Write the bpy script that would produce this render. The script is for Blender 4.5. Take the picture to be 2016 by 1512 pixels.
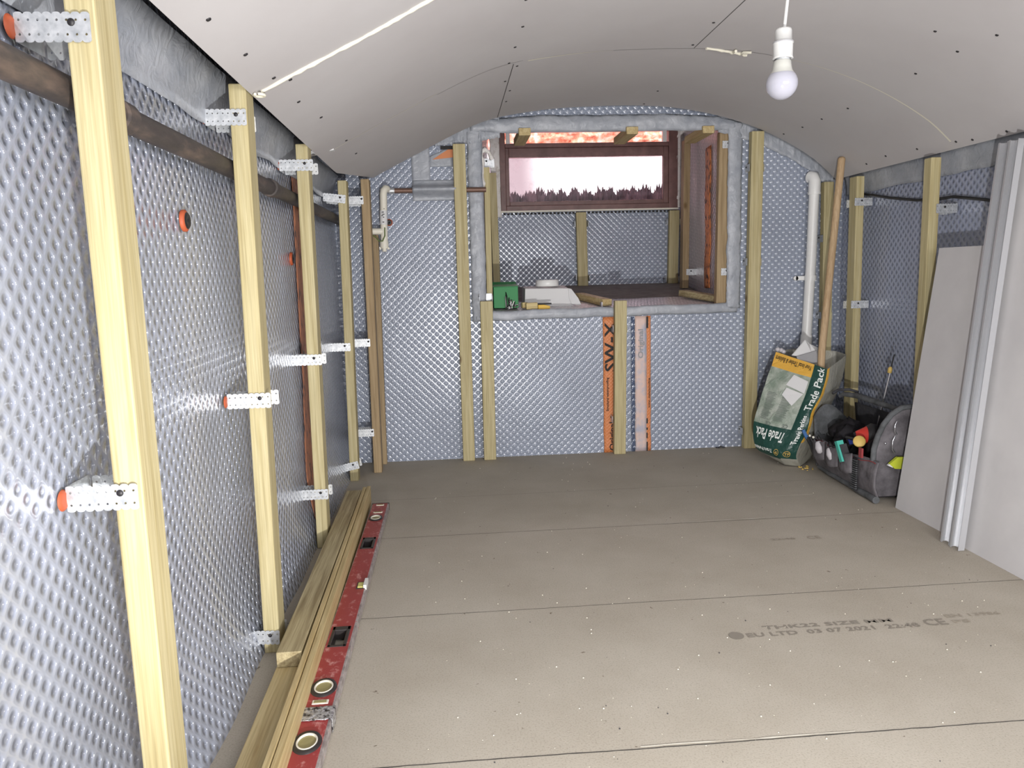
import bpy, bmesh, math, random
from mathutils import Vector, Matrix, noise
random.seed(7)
for o in list(bpy.data.objects): bpy.data.objects.remove(o)
S = bpy.context.scene
C = S.collection
V = Vector
PI = math.pi

# ---------------------------------------------------------------- camera
CAM_H = 0.95
yaw, pitch, roll = (math.radians(a) for a in (4.41, 8.0, -1.52))
fw = V((math.sin(yaw)*math.cos(pitch), math.cos(yaw)*math.cos(pitch), -math.sin(pitch)))
rt = V((math.cos(yaw), -math.sin(yaw), 0)); up = rt.cross(fw)
r2 = math.cos(roll)*rt + math.sin(roll)*up; u2 = -math.sin(roll)*rt + math.cos(roll)*up
cd = bpy.data.cameras.new('camera'); cam = bpy.data.objects.new('camera', cd); C.objects.link(cam)
cd.sensor_fit = 'HORIZONTAL'; cd.sensor_width = 36; cd.lens = 36*1514/2016; cd.clip_start = 0.02
cam.matrix_world = Matrix(((r2.x, u2.x, -fw.x, 0), (r2.y, u2.y, -fw.y, 0), (r2.z, u2.z, -fw.z, CAM_H), (0, 0, 0, 1)))
S.camera = cam

# ---------------------------------------------------------------- world, lights, exposure
w = bpy.data.worlds.new('sky'); S.world = w; w.use_nodes = True
bg = w.node_tree.nodes['Background']; nt = w.node_tree
def wn(t, **kw):
    n = nt.nodes.new(t)
    for k, v_ in kw.items(): setattr(n, k, v_)
    return n
tcw = wn('ShaderNodeTexCoord'); sx_ = wn('ShaderNodeSeparateXYZ'); nt.links.new(tcw.outputs['Generated'], sx_.inputs[0])
elev = wn('ShaderNodeMapRange'); elev.inputs[1].default_value = .20; elev.inputs[2].default_value = .45; elev.inputs[3].default_value = .84; elev.inputs[4].default_value = 9.0
nt.links.new(sx_.outputs[2], elev.inputs[0])
dotn = wn('ShaderNodeVectorMath', operation='DOT_PRODUCT'); dotn.inputs[1].default_value = V((1.12, 5.1, .68)).normalized(); nt.links.new(tcw.outputs['Generated'], dotn.inputs[0])
glow = wn('ShaderNodeMapRange', interpolation_type='SMOOTHSTEP'); glow.inputs[1].default_value = .9925; glow.inputs[2].default_value = 1.0; glow.inputs[3].default_value = 0; glow.inputs[4].default_value = 2.5
nt.links.new(dotn.outputs['Value'], glow.inputs[0])
sm_ = wn('ShaderNodeVectorMath', operation='SCALE'); sm_.inputs[0].default_value = (1.0, .74, .82); nt.links.new(elev.outputs[0], sm_.inputs['Scale'])
ad_ = wn('ShaderNodeVectorMath', operation='ADD'); cb_ = wn('ShaderNodeCombineXYZ')
for i in range(3): nt.links.new(glow.outputs[0], cb_.inputs[i])
nt.links.new(sm_.outputs[0], ad_.inputs[0]); nt.links.new(cb_.outputs[0], ad_.inputs[1]); nt.links.new(ad_.outputs[0], bg.inputs[0]); bg.inputs[1].default_value = 1.0
def light(name, kind, loc, energy, color=(1, 1, 1), target=None, **kw):
    l = bpy.data.lights.new(name, kind); l.energy = energy; l.color = color
    for k, v in kw.items(): setattr(l, k, v)
    o = bpy.data.objects.new(name, l); C.objects.link(o); o.location = loc
    if target is not None: o.rotation_euler = (V(target)-V(loc)).to_track_quat('-Z', 'Y').to_euler()
    return o
light('work_lamp', 'SPOT', (.13, 0, .31), 225, (1, .985, .965), (1.1, 3.9, 1.6), spot_size=math.radians(125), spot_blend=1.0, shadow_soft_size=.018)
light('added_fill', 'AREA', (.95, -.8, 1.15), 60, (.97, .98, 1.0), (1.0, 3.0, 0.3), shape='RECTANGLE', size=1.6, size_y=.6)  # soft area light added behind the camera to fill the shade
S.view_settings.view_transform = 'Standard'; S.view_settings.look = 'None'; S.view_settings.gamma = 1
S.view_settings.use_curve_mapping = False; S.view_settings.exposure = -0.03

# ---------------------------------------------------------------- materials
def srgb(r, g, b):
    f = lambda c: (c/255/12.92) if c/255 <= .04045 else ((c/255+.055)/1.055)**2.4
    return (f(r), f(g), f(b), 1)
MATS = {}
def mat(name, col=(200, 200, 200), rough=.6, metal=0, spec=.5, alpha=None, trans=0):
    m = bpy.data.materials.new(name); m.use_nodes = True
    p = m.node_tree.nodes['Principled BSDF']
    p.inputs['Base Color'].default_value = srgb(*col); p.inputs['Roughness'].default_value = rough
    p.inputs['Metallic'].default_value = metal; p.inputs['Specular IOR Level'].default_value = spec
    if alpha is not None: p.inputs['Alpha'].default_value = alpha
    if trans: p.inputs['Transmission Weight'].default_value = trans
    MATS[name] = m
    return m
def N(m, t, **kw):
    n = m.node_tree.nodes.new(t)
    for k, v in kw.items(): setattr(n, k, v)
    return n
def L(m, a, b): m.node_tree.links.new(a, b)
def P(m): return m.node_tree.nodes['Principled BSDF']
def coords(m, kind, scale=(1, 1, 1), rot=(0, 0, 0), rand=False):
    tc = N(m, 'ShaderNodeTexCoord'); mp = N(m, 'ShaderNodeMapping')
    mp.inputs['Scale'].default_value = scale; mp.inputs['Rotation'].default_value = rot
    if rand:
        oi = N(m, 'ShaderNodeObjectInfo'); mu = N(m, 'ShaderNodeMath', operation='MULTIPLY'); mu.inputs[1].default_value = 37
        ad = N(m, 'ShaderNodeVectorMath', operation='ADD'); cx = N(m, 'ShaderNodeCombineXYZ')
        L(m, oi.outputs['Random'], mu.inputs[0])
        for i in range(3): L(m, mu.outputs[0], cx.inputs[i])
        L(m, tc.outputs[kind], ad.inputs[0]); L(m, cx.outputs[0], ad.inputs[1]); L(m, ad.outputs[0], mp.inputs[0])
    else: L(m, tc.outputs[kind], mp.inputs[0])
    return mp.outputs[0]
def noise_ramp(m, vec, scale, detail, stops, rough=.6, dist=0):
    n = N(m, 'ShaderNodeTexNoise'); n.inputs['Scale'].default_value = scale; n.inputs['Detail'].default_value = detail
    n.inputs['Roughness'].default_value = rough; n.inputs['Distortion'].default_value = dist
    L(m, vec, n.inputs['Vector']); r = N(m, 'ShaderNodeValToRGB'); L(m, n.outputs[0], r.inputs[0])
    while len(r.color_ramp.elements) < len(stops): r.color_ramp.elements.new(.5)
    for e, (p_, c) in zip(r.color_ramp.elements, stops): e.position = p_; e.color = srgb(*c) if len(c) == 3 else c
    return n, r
def bump(m, height, dist, strength=1, prev=None):
    b = N(m, 'ShaderNodeBump'); b.inputs['Distance'].default_value = dist; b.inputs['Strength'].default_value = strength
    L(m, height, b.inputs['Height'])
    if prev: L(m, prev, b.inputs['Normal'])
    return b.outputs[0]
def mix(m, fac, a, b, mode='MIX'):
    x = N(m, 'ShaderNodeMix', data_type='RGBA', blend_type=mode)
    for inp, v in ((x.inputs[0], fac), (x.inputs[6], a), (x.inputs[7], b)):
        if hasattr(v, 'links'): L(m, v, inp)
        else: inp.default_value = v
    return x.outputs[2]

def wood(name, axis, light_, dark, knots=True):
    m = mat(name, light_, .62, spec=.35)
    s = [9, 9, 9]; s[axis] = .35
    v = coords(m, 'Object', tuple(s), rand=True)
    n, r = noise_ramp(m, v, 7, 4, [(.32, dark), (.62, light_)], .65, .4)
    s2 = [70, 70, 70]; s2[axis] = 1.6
    v2 = coords(m, 'Object', tuple(s2), rand=True)
    n2, r2_ = noise_ramp(m, v2, 3, 2, [(.3, (205, 200, 190)), (.6, (255, 255, 255))])
    c = mix(m, .55, r.outputs[0], r2_.outputs[0], 'MULTIPLY')
    if knots:
        s3 = [1, 1, 1]; s3[axis] = .55
        v3 = coords(m, 'Object', tuple(s3), rand=True)
        vo = N(m, 'ShaderNodeTexVoronoi'); vo.inputs['Scale'].default_value = 5.5; L(m, v3, vo.inputs['Vector'])
        mr = N(m, 'ShaderNodeMapRange'); mr.inputs[1].default_value = .035; mr.inputs[2].default_value = .09
        mr.inputs[3].default_value = .8; mr.inputs[4].default_value = 0; L(m, vo.outputs['Distance'], mr.inputs[0])
        c = mix(m, mr.outputs[0], c, srgb(105, 80, 45))
    L(m, c, P(m).inputs['Base Color'])
    L(m, bump(m, n2.outputs[0], .0006, .5), P(m).inputs['Normal'])
    return m
WZ = wood('pine_upright', 2, (194, 183, 144), (172, 158, 114))
WY = wood('pine_along', 1, (206, 188, 142), (180, 156, 108))
WX = wood('pine_across', 0, (216, 200, 150), (190, 168, 115))
WZB = wood('pine_brown', 2, (172, 150, 116), (142, 120, 88))
WYG = wood('pine_weathered', 1, (190, 176, 138), (138, 122, 88))
WD = wood('beech_dowel', 2, (192, 166, 132), (174, 146, 112), False)

def membrane(name, col, rough=.26, inv=False):
    m = mat(name, col, rough, spec=.55)
    v = coords(m, 'UV', (1/.026, 1/.026, 1), (0, 0, PI/4))
    sp = N(m, 'ShaderNodeSeparateXYZ'); L(m, v, sp.inputs[0]); pr = []
    for k in range(2):
        a = N(m, 'ShaderNodeMath', operation='MULTIPLY'); a.inputs[1].default_value = PI; L(m, sp.outputs[k], a.inputs[0])
        c1 = N(m, 'ShaderNodeMath', operation='COSINE'); L(m, a.outputs[0], c1.inputs[0])
        c2 = N(m, 'ShaderNodeMath', operation='MULTIPLY'); L(m, c1.outputs[0], c2.inputs[0]); L(m, c1.outputs[0], c2.inputs[1]); pr.append(c2)
    pm = N(m, 'ShaderNodeMath', operation='MULTIPLY'); L(m, pr[0].outputs[0], pm.inputs[0]); L(m, pr[1].outputs[0], pm.inputs[1])
    mr = N(m, 'ShaderNodeMapRange', interpolation_type='LINEAR'); mr.inputs[1].default_value = 0; mr.inputs[2].default_value = 1; mr.inputs[3].default_value = 0; mr.inputs[4].default_value = 1
    if inv: mr.interpolation_type = 'SMOOTHSTEP'; mr.inputs[1].default_value = .10; mr.inputs[2].default_value = .9; mr.inputs[3].default_value = 1; mr.inputs[4].default_value = 0
    L(m, pm.outputs[0], mr.inputs[0])
    b1 = bump(m, mr.outputs[0], .0022 if inv else .0036)
    iv = N(m, 'ShaderNodeMath', operation='MULTIPLY'); iv.inputs[1].default_value = -1.0 if inv else 1.0; L(m, pm.outputs[0], iv.inputs[0])
    cb = bump(m, iv.outputs[0], .025 if inv else .0058)
    P(m).inputs['Coat Weight'].default_value = 1; P(m).inputs['Coat Roughness'].default_value = .17; P(m).inputs['Coat IOR'].default_value = 1.6; L(m, cb, P(m).inputs['Coat Normal'])
    v2 = coords(m, 'UV', (1, 1, 1)); n2, r2_ = noise_ramp(m, v2, 2.2, 3, [(.3, tuple(int(c*.94) for c in col)), (.7, tuple(min(255, int(c*1.04)) for c in col))])
    n3 = N(m, 'ShaderNodeTexNoise'); n3.inputs['Scale'].default_value = 14; n3.inputs['Detail'].default_value = 3; L(m, v2, n3.inputs['Vector'])
    b2 = bump(m, n3.outputs[0], .008, .5, b1)
    L(m, b2, P(m).inputs['Normal'])
    cc = mix(m, mr.outputs[0], mix(m, 1.0, r2_.outputs[0], srgb(220, 222, 228) if inv else srgb(226, 228, 233), 'MULTIPLY'), r2_.outputs[0])  # recessed parts multiplied darker: the dimples' shade painted into the colour
    L(m, cc, P(m).inputs['Base Color'])
    return m
MEM = membrane('dimpled_membrane', (168, 174, 188), .2, True)
MEMR = membrane('dimpled_membrane_right', (156, 164, 186), .17, True)
MEMB = membrane('dimpled_membrane_blue', (168, 175, 190))
MEMN = membrane('dimpled_membrane_niche', (172, 174, 188), .4)

def mesh_membrane(name, col):
    m = membrane(name, col, .4)
    v = coords(m, 'UV', (1/.014, 1/.014, 1), (0, 0, PI/4))
    vo = N(m, 'ShaderNodeTexVoronoi', voronoi_dimensions='2D', feature='DISTANCE_TO_EDGE'); vo.inputs['Scale'].default_value = .9; vo.inputs['Randomness'].default_value = .12
    L(m, v, vo.inputs['Vector'])
    mr = N(m, 'ShaderNodeMapRange'); mr.inputs[1].default_value = .05; mr.inputs[2].default_value = .12; mr.inputs[3].default_value = 1; mr.inputs[4].default_value = 0
    L(m, vo.outputs['Distance'], mr.inputs[0])
    old = P(m).inputs['Base Color'].links[0].from_socket
    L(m, mix(m, mr.outputs[0], old, srgb(244, 234, 238)), P(m).inputs['Base Color'])
    return m
MESH = mesh_membrane('mesh_faced_membrane', (235, 224, 230))

TAPE = mat('grey_tape', (160, 164, 172), .42, spec=.5)
v = coords(TAPE, 'Object'); n_, r_ = noise_ramp(TAPE, v, 9, 5, [(.3, (142, 147, 156)), (.7, (178, 181, 187))])
L(TAPE, r_.outputs[0], P(TAPE).inputs['Base Color'])
n5 = N(TAPE, 'ShaderNodeTexNoise'); n5.inputs['Scale'].default_value = 26; n5.inputs['Detail'].default_value = 4; n5.inputs['Distortion'].default_value = 1.2; L(TAPE, v, n5.inputs['Vector'])
L(TAPE, bump(TAPE, n5.outputs[0], .007, .5), P(TAPE).inputs['Normal'])

BOARD = mat('floor_board', (176, 166, 148), .85, spec=.2)
v = coords(BOARD, 'Object')
n1, r1 = noise_ramp(BOARD, v, 3, 5, [(.3, (172, 164, 150)), (.7, (185, 178, 165))])
n2, r2_ = noise_ramp(BOARD, v, 240, 2, [(.28, (150, 146, 138)), (.5, (255, 255, 255))])
c = mix(BOARD, .3, r1.outputs[0], r2_.outputs[0], 'MULTIPLY')
n3, r3 = noise_ramp(BOARD, v, 60, 3, [(.70, (0, 0, 0)), (.78, (255, 255, 255))])
c = mix(BOARD, r3.outputs[0], c, srgb(214, 206, 190))
n4, r4 = noise_ramp(BOARD, v, 33, 2, [(.24, (255, 255, 255)), (.27, (0, 0, 0))])
c = mix(BOARD, r4.outputs[0], c, srgb(120, 110, 96))
L(BOARD, c, P(BOARD).inputs['Base Color']); L(BOARD, bump(BOARD, n2.outputs[0], .0006, .5), P(BOARD).inputs['Normal'])

PB = mat('plasterboard_face', (192, 190, 190), .8, spec=.25)
v = coords(PB, 'Object'); n1, r1 = noise_ramp(PB, v, 4, 4, [(.3, (186, 184, 185)), (.7, (198, 196, 196))]); L(PB, r1.outputs[0], P(PB).inputs['Base Color'])
n2 = N(PB, 'ShaderNodeTexNoise'); n2.inputs['Scale'].default_value = 300; L(PB, v, n2.inputs['Vector']); L(PB, bump(PB, n2.outputs[0], .0003, .4), P(PB).inputs['Normal'])
CEIL = mat('ceiling_board_face', (186, 181, 181), .85, spec=.25)
v = coords(CEIL, 'Object'); n1, r1 = noise_ramp(CEIL, v, 2, 4, [(.3, (188, 184, 184)), (.7, (195, 192, 192))]); L(CEIL, r1.outputs[0], P(CEIL).inputs['Base Color'])
mat('foam', (226, 222, 205), .8); mat('gap_dark', (52, 50, 48), .9); mat('screw_dark', (38, 36, 38), .5)
mat('print_grey', (138, 131, 120), .85); mat('print_faint', (160, 151, 136), .85)
STEEL = mat('galvanised_steel', (205, 208, 210), .42, metal=.6)
v = coords(STEEL, 'Object'); n1, r1 = noise_ramp(STEEL, v, 60, 3, [(.3, (178, 182, 186)), (.7, (222, 224, 226))]); L(STEEL, r1.outputs[0], P(STEEL).inputs['Base Color'])
mat('track_steel', (196, 197, 200), .38, metal=.55)
RUST = mat('old_iron', (92, 80, 74), .6, metal=.3)
v = coords(RUST, 'Object', (1, .3, 1)); n1, r1 = noise_ramp(RUST, v, 22, 5, [(.3, (58, 54, 54)), (.55, (80, 73, 70)), (.75, (118, 102, 92))]); L(RUST, r1.outputs[0], P(RUST).inputs['Base Color'])
L(RUST, bump(RUST, n1.outputs[0], .003, .6), P(RUST).inputs['Normal'])
COP = mat('old_copper', (118, 92, 80), .5, metal=.4)
mat('white_plastic', (232, 232, 230), .35); mat('offwhite_plastic', (222, 218, 204), .5); mat('black_plastic', (34, 34, 36), .45)
mat('orange_rubber', (176, 84, 50), .6); mat('earth_wire', (96, 112, 60), .6); mat('ink', (30, 28, 28), .7)
OR = mat('orange_strip', (206, 128, 78), .5)
v = coords(OR, 'UV', (1/.013, 1/.013, 1), (0, 0, PI/4)); vo = N(OR, 'ShaderNodeTexVoronoi', voronoi_dimensions='2D'); vo.inputs['Randomness'].default_value = 0; vo.inputs['Scale'].default_value = 1
L(OR, v, vo.inputs['Vector']); L(OR, bump(OR, vo.outputs[0], .003, .7), P(OR).inputs['Normal'])
OD = mat('rusty_orange_strip', (140, 92, 72), .6)
v = coords(OD, 'Object', (1, 1, .5)); n1, r1 = noise_ramp(OD, v, 38, 4, [(.36, (74, 64, 62)), (.46, (168, 112, 86)), (.75, (196, 132, 98))]); L(OD, r1.outputs[0], P(OD).inputs['Base Color'])
PINK = mat('pink_strip', (206, 184, 178), .5)
v = coords(PINK, 'Object'); n1, r1 = noise_ramp(PINK, v, 12, 3, [(.35, (170, 172, 186)), (.55, (212, 186, 176))]); L(PINK, r1.outputs[0], P(PINK).inputs['Base Color'])
FR = mat('window_brown', (112, 82, 78), .45)
v = coords(FR, 'Object'); n1, r1 = noise_ramp(FR, v, 16, 4, [(.3, (100, 72, 68)), (.7, (126, 94, 90))]); L(FR, r1.outputs[0], P(FR).inputs['Base Color'])
PLA = mat('rough_plaster', (225, 222, 220), .9)
v = coords(PLA, 'Object'); n1, r1 = noise_ramp(PLA, v, 25, 5, [(.25, (176, 166, 154)), (.5, (230, 227, 224))]); L(PLA, r1.outputs[0], P(PLA).inputs['Base Color']); L(PLA, bump(PLA, n1.outputs[0], .01, .7), P(PLA).inputs['Normal'])
BRK = mat('outer_brick', (206, 140, 110), .9)
v = coords(BRK, 'Object'); n1, r1 = noise_ramp(BRK, v, 18, 5, [(.35, (160, 90, 66)), (.5, (222, 160, 128)), (.65, (240, 214, 196))]); L(BRK, r1.outputs[0], P(BRK).inputs['Base Color'])
mat('well_render', (232, 206, 208), .9)
MOSS = mat('well_plants', (120, 104, 114), .9)
GL = bpy.data.materials.new('dirty_glass'); GL.use_nodes = True; GL.node_tree.nodes.clear(); MATS['dirty_glass'] = GL
o_ = N(GL, 'ShaderNodeOutputMaterial'); tr = N(GL, 'ShaderNodeBsdfTransparent'); gs = N(GL, 'ShaderNodeBsdfGlossy'); gs.inputs['Roughness'].default_value = .08
tl = N(GL, 'ShaderNodeBsdfTranslucent'); tl.inputs[0].default_value = (.5, .38, .42, 1)
fr = N(GL, 'ShaderNodeFresnel'); fr.inputs[0].default_value = 1.45
v = coords(GL, 'Object'); n1, r1 = noise_ramp(GL, v, 7, 6, [(.50, (8, 8, 8)), (.75, (120, 120, 120))], .7)
m1 = N(GL, 'ShaderNodeMixShader'); m2 = N(GL, 'ShaderNodeMixShader')
L(GL, r1.outputs[0], m1.inputs[0]); L(GL, tr.outputs[0], m1.inputs[1]); L(GL, tl.outputs[0], m1.inputs[2])
L(GL, fr.outputs[0], m2.inputs[0]); L(GL, m1.outputs[0], m2.inputs[1]); L(GL, gs.outputs[0], m2.inputs[2]); L(GL, m2.outputs[0], o_.inputs[0])
RED = mat('level_red', (156, 60, 60), .42)
v = coords(RED, 'Object', (1, .6, 1)); n1, r1 = noise_ramp(RED, v, 42, 5, [(.54, (154, 58, 58)), (.66, (196, 136, 132))], .7); L(RED, r1.outputs[0], P(RED).inputs['Base Color'])
ALU = mat('worn_aluminium', (176, 168, 166), .45, metal=.4)
v = coords(ALU, 'Object', (1, .5, 1)); n1, r1 = noise_ramp(ALU, v, 60, 4, [(.4, (150, 140, 138)), (.62, (196, 190, 188)), (.7, (186, 96, 92))]); L(ALU, r1.outputs[0], P(ALU).inputs['Base Color'])
mat('vial_olive', (150, 142, 98), .2); mat('vial_dark', (46, 42, 42), .35); mat('vial_yellow', (206, 200, 120), .3)
FOIL = mat('crumpled_foil', (200, 200, 204), .3, metal=.7)
v = coords(FOIL, 'Object'); n1, r1 = noise_ramp(FOIL, v, 90, 4, [(.38, (70, 66, 66)), (.52, (215, 215, 218))]); L(FOIL, r1.outputs[0], P(FOIL).inputs['Base Color']); L(FOIL, bump(FOIL, n1.outputs[0], .004), P(FOIL).inputs['Normal'])
mat('green_card', (28, 128, 66), .55); mat('white_card', (214, 214, 214), .7); mat('grey_card', (150, 150, 152), .7); mat('tool_yellow', (222, 178, 50), .5)
def film(name, col, alpha, rough=.35):
    m = mat(name, col, rough, alpha=alpha)
    v = coords(m, 'Object'); n = N(m, 'ShaderNodeTexNoise'); n.inputs['Scale'].default_value = 22; n.inputs['Detail'].default_value = 4; n.inputs['Distortion'].default_value = .8; L(m, v, n.inputs['Vector'])
    L(m, bump(m, n.outputs[0], .012, .7), P(m).inputs['Normal'])
    return m
film('sack_green', (30, 68, 60), None); film('sack_yellow', (222, 172, 74), None)
m = film('sack_print', (158, 166, 154), None)
v = coords(m, 'Object', (1, 1, 1)); n1, r1 = noise_ramp(m, v, 20, 5, [(.35, (128, 142, 128)), (.65, (176, 182, 172))]); L(m, r1.outputs[0], P(m).inputs['Base Color'])
film('sack_clear', (170, 168, 156), .72)
mat('sack_lettering', (226, 230, 226), .5); mat('sack_lettering_dark', (70, 58, 40), .5); mat('print_small', (104, 112, 106), .6); mat('sack_gold', (206, 170, 90), .5)
def cloth(name, col):
    m = mat(name, col, .85, spec=.25)
    v = coords(m, 'Object'); n1, r1 = noise_ramp(m, v, 14, 5, [(.35, tuple(int(c*.8) for c in col)), (.7, tuple(int(c*1.18) for c in col))]); L(m, r1.outputs[0], P(m).inputs['Base Color'])
    n = N(m, 'ShaderNodeTexNoise'); n.inputs['Scale'].default_value = 30; n.inputs['Detail'].default_value = 3; L(m, v, n.inputs['Vector']); L(m, bump(m, n.outputs[0], .008, .6), P(m).inputs['Normal'])
    return m
cloth('bag_cloth', (104, 100, 104)); cloth('bag_dark', (62, 62, 66)); cloth('bag_rim', (92, 94, 96)); cloth('bag_inside', (40, 38, 42))
mat('tool_red', (206, 58, 48), .4); mat('tool_teal', (74, 176, 160), .45); mat('tool_white', (196, 192, 196), .45); mat('tool_blue', (40, 56, 130), .5)
mat('disc_sand', (206, 176, 98), .6); mat('knife_lime', (190, 200, 60), .45); mat('chrome', (200, 200, 205), .25, metal=.9); mat('seam_red', (150, 60, 62), .7)
mat('tool_midblue', (48, 96, 150), .5)
CONC = mat('ledge_board', (140, 134, 130), .85)
v = coords(CONC, 'Object'); n1, r1 = noise_ramp(CONC, v, 14, 5, [(.3, (124, 118, 116)), (.7, (152, 146, 142))]); L(CONC, r1.outputs[0], P(CONC).inputs['Base Color'])
MASON = mat('rough_masonry', (120, 110, 102), .95)

# ---------------------------------------------------------------- geometry helpers
def wloc(o):
    p = V((0, 0, 0))
    while o is not None: p += V(o.location); o = o.parent
    return p
class MB:
    def __init__(s): s.v = []; s.f = []; s.uv = []; s.mi = []; s.smooth = []
    def add(s, vs, fs, mi=0, smooth=False, uvs=None):
        b = len(s.v); s.v += [tuple(v) for v in vs]
        for f in fs:
            s.f.append([b+i for i in f]); s.mi.append(mi); s.smooth.append(smooth)
        s.uv += (uvs if uvs else [(0, 0)]*len(vs))
        return s
    def box(s, x0, x1, y0, y1, z0, z1, mi=0):
        return s.hexa([(x0, y0, z0), (x1, y0, z0), (x1, y1, z0), (x0, y1, z0), (x0, y0, z1), (x1, y0, z1), (x1, y1, z1), (x0, y1, z1)], mi)
    def hexa(s, p, mi=0):
        return s.add(p, [(0, 3, 2, 1), (4, 5, 6, 7), (0, 1, 5, 4), (1, 2, 6, 5), (2, 3, 7, 6), (3, 0, 4, 7)], mi)
    def bar(s, a, b, wu, wv, uref=(0, 0, 1), mi=0):
        a, b = V(a), V(b); d = (b-a).normalized(); v_ = d.cross(V(uref)).normalized(); u_ = v_.cross(d).normalized()
        q = []
        for p in (a, b):
            for su, sv in ((-1, -1), (1, -1), (1, 1), (-1, 1)): q.append(p+u_*wu/2*su+v_*wv/2*sv)
        return s.add(q, [(3, 2, 1, 0), (4, 5, 6, 7), (0, 1, 5, 4), (1, 2, 6, 5), (2, 3, 7, 6), (3, 0, 4, 7)], mi)
    def tube(s, path, r, n=12, mi=0, cap=True):
        path = [V(p) for p in path]; rs = r if isinstance(r, (list, tuple)) else [r]*len(path)
        vs = []; ref = None
        for i, p in enumerate(path):
            d = (path[min(i+1, len(path)-1)]-path[max(i-1, 0)]).normalized()
            if ref is None: ref = d.orthogonal().normalized()
            ref = (ref-d*ref.dot(d)).normalized(); w_ = d.cross(ref)
            for k in range(n):
                a = 2*PI*k/n; vs.append(p+(ref*math.cos(a)+w_*math.sin(a))*rs[i])
        fs = [(i*n+k, i*n+(k+1) % n, (i+1)*n+(k+1) % n, (i+1)*n+k) for i in range(len(path)-1) for k in range(n)]
        s.add(vs, fs, mi, True)
        if cap:
            m = (len(path)-1)*n
            s.add([vs[k] for k in range(n)], [tuple(range(n))[::-1]], mi); s.add([vs[m+k] for k in range(n)], [tuple(range(n))], mi)
        return s
    def lathe(s, prof, c, axis=(0, 0, 1), n=24, mi=0, sx=1.0):
        ax = V(axis).normalized(); u_ = ax.orthogonal().normalized(); w_ = ax.cross(u_); c = V(c); vs = []
        for r, h in prof:
            for k in range(n):
                a = 2*PI*k/n; vs.append(c+ax*h+(u_*math.cos(a)*sx+w_*math.sin(a))*r)
        fs = [(i*n+k, i*n+(k+1) % n, (i+1)*n+(k+1) % n, (i+1)*n+k) for i in range(len(prof)-1) for k in range(n)]
        return s.add(vs, fs, mi, True)
    def prism(s, poly, ext, mi=0):
        n = len(poly); e = V(ext); a = [V(p) for p in poly]; b = [p+e for p in a]
        return s.add(a+b, [tuple(range(n))[::-1], tuple(range(n, 2*n))]+[(i, (i+1) % n, n+(i+1) % n, n+i) for i in range(n)], mi)
    def grid(s, fn, nu, nv, mi=0, uv=None, smooth=True):
        vs = [fn(i/nu, j/nv) for j in range(nv+1) for i in range(nu+1)]
        uvs = [uv(i/nu, j/nv) for j in range(nv+1) for i in range(nu+1)] if uv else None
        mif = mi if callable(mi) else None
        b = len(s.v); s.v += [tuple(v) for v in vs]; s.uv += uvs or [(0, 0)]*len(vs)
        for j in range(nv):
            for i in range(nu):
                s.f.append([b+j*(nu+1)+i, b+j*(nu+1)+i+1, b+(j+1)*(nu+1)+i+1, b+(j+1)*(nu+1)+i])
                s.mi.append(mif((i+.5)/nu, (j+.5)/nv) if mif else mi); s.smooth.append(smooth)
        return s
    def build(s, name, mats, parent=None, bevel=0, solid=0, sub=0, recalc=True, origin=None):
        if not isinstance(mats, (list, tuple)): mats = [mats]
        mats = [MATS[m] if isinstance(m, str) else m for m in mats]
        if parent is not None: org = wloc(parent)
        elif origin is not None: org = V(origin)
        else:
            xs = [v[0] for v in s.v]; ys = [v[1] for v in s.v]; zs = [v[2] for v in s.v]
            org = V(((min(xs)+max(xs))/2, (min(ys)+max(ys))/2, min(zs)))
        me = bpy.data.meshes.new(name); me.from_pydata([tuple(V(v)-org) for v in s.v], [], s.f)
        for m in mats: me.materials.append(m)
        ul = me.uv_layers.new(name='UVMap')
        for p in me.polygons:
            p.material_index = s.mi[p.index]; p.use_smooth = s.smooth[p.index]
            for li in p.loop_indices: ul.data[li].uv = s.uv[me.loops[li].vertex_index]
        if recalc:
            bm = bmesh.new(); bm.from_mesh(me); bmesh.ops.recalc_face_normals(bm, faces=bm.faces); bm.to_mesh(me); bm.free()
        me.update()
        o = bpy.data.objects.new(name, me); C.objects.link(o)
        if parent is not None: o.parent = parent
        else: o.location = org
        if solid: md = o.modifiers.new('solid', 'SOLIDIFY'); md.thickness = solid; md.offset = 0
        if bevel: md = o.modifiers.new('bevel', 'BEVEL'); md.width = bevel; md.segments = 2; md.limit_method = 'ANGLE'
        if sub: md = o.modifiers.new('sub', 'SUBSURF'); md.levels = sub; md.render_levels = sub
        return o
def tag(o, label, cat, group=None, kind=None):
    o['label'] = label; o['category'] = cat
    if group: o['group'] = group
    if kind: o['kind'] = kind
    return o
def thing(name, label, cat, loc, group=None):
    o = bpy.data.objects.new(name, None); C.objects.link(o); o.location = loc; o.empty_display_size = .05
    return tag(o, label, cat, group)
def struct(o): o['kind'] = 'structure'; return o
def nz(x, y, z=0): return noise.noise(V((x, y, z)))
def text_pts(body, size, shear=0):
    cu = bpy.data.curves.new('t', 'FONT'); cu.body = body; cu.size = size; cu.offset = size*.018; cu.resolution_u = 2; cu.shear = shear
    ob = bpy.data.objects.new('t', cu); C.objects.link(ob)
    dg = bpy.context.evaluated_depsgraph_get(); me = bpy.data.meshes.new_from_object(ob.evaluated_get(dg))
    vs = [tuple(v.co) for v in me.vertices]; fs = [tuple(p.vertices) for p in me.polygons]
    bpy.data.objects.remove(ob); bpy.data.curves.remove(cu); bpy.data.meshes.remove(me)
    return vs, fs
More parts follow.
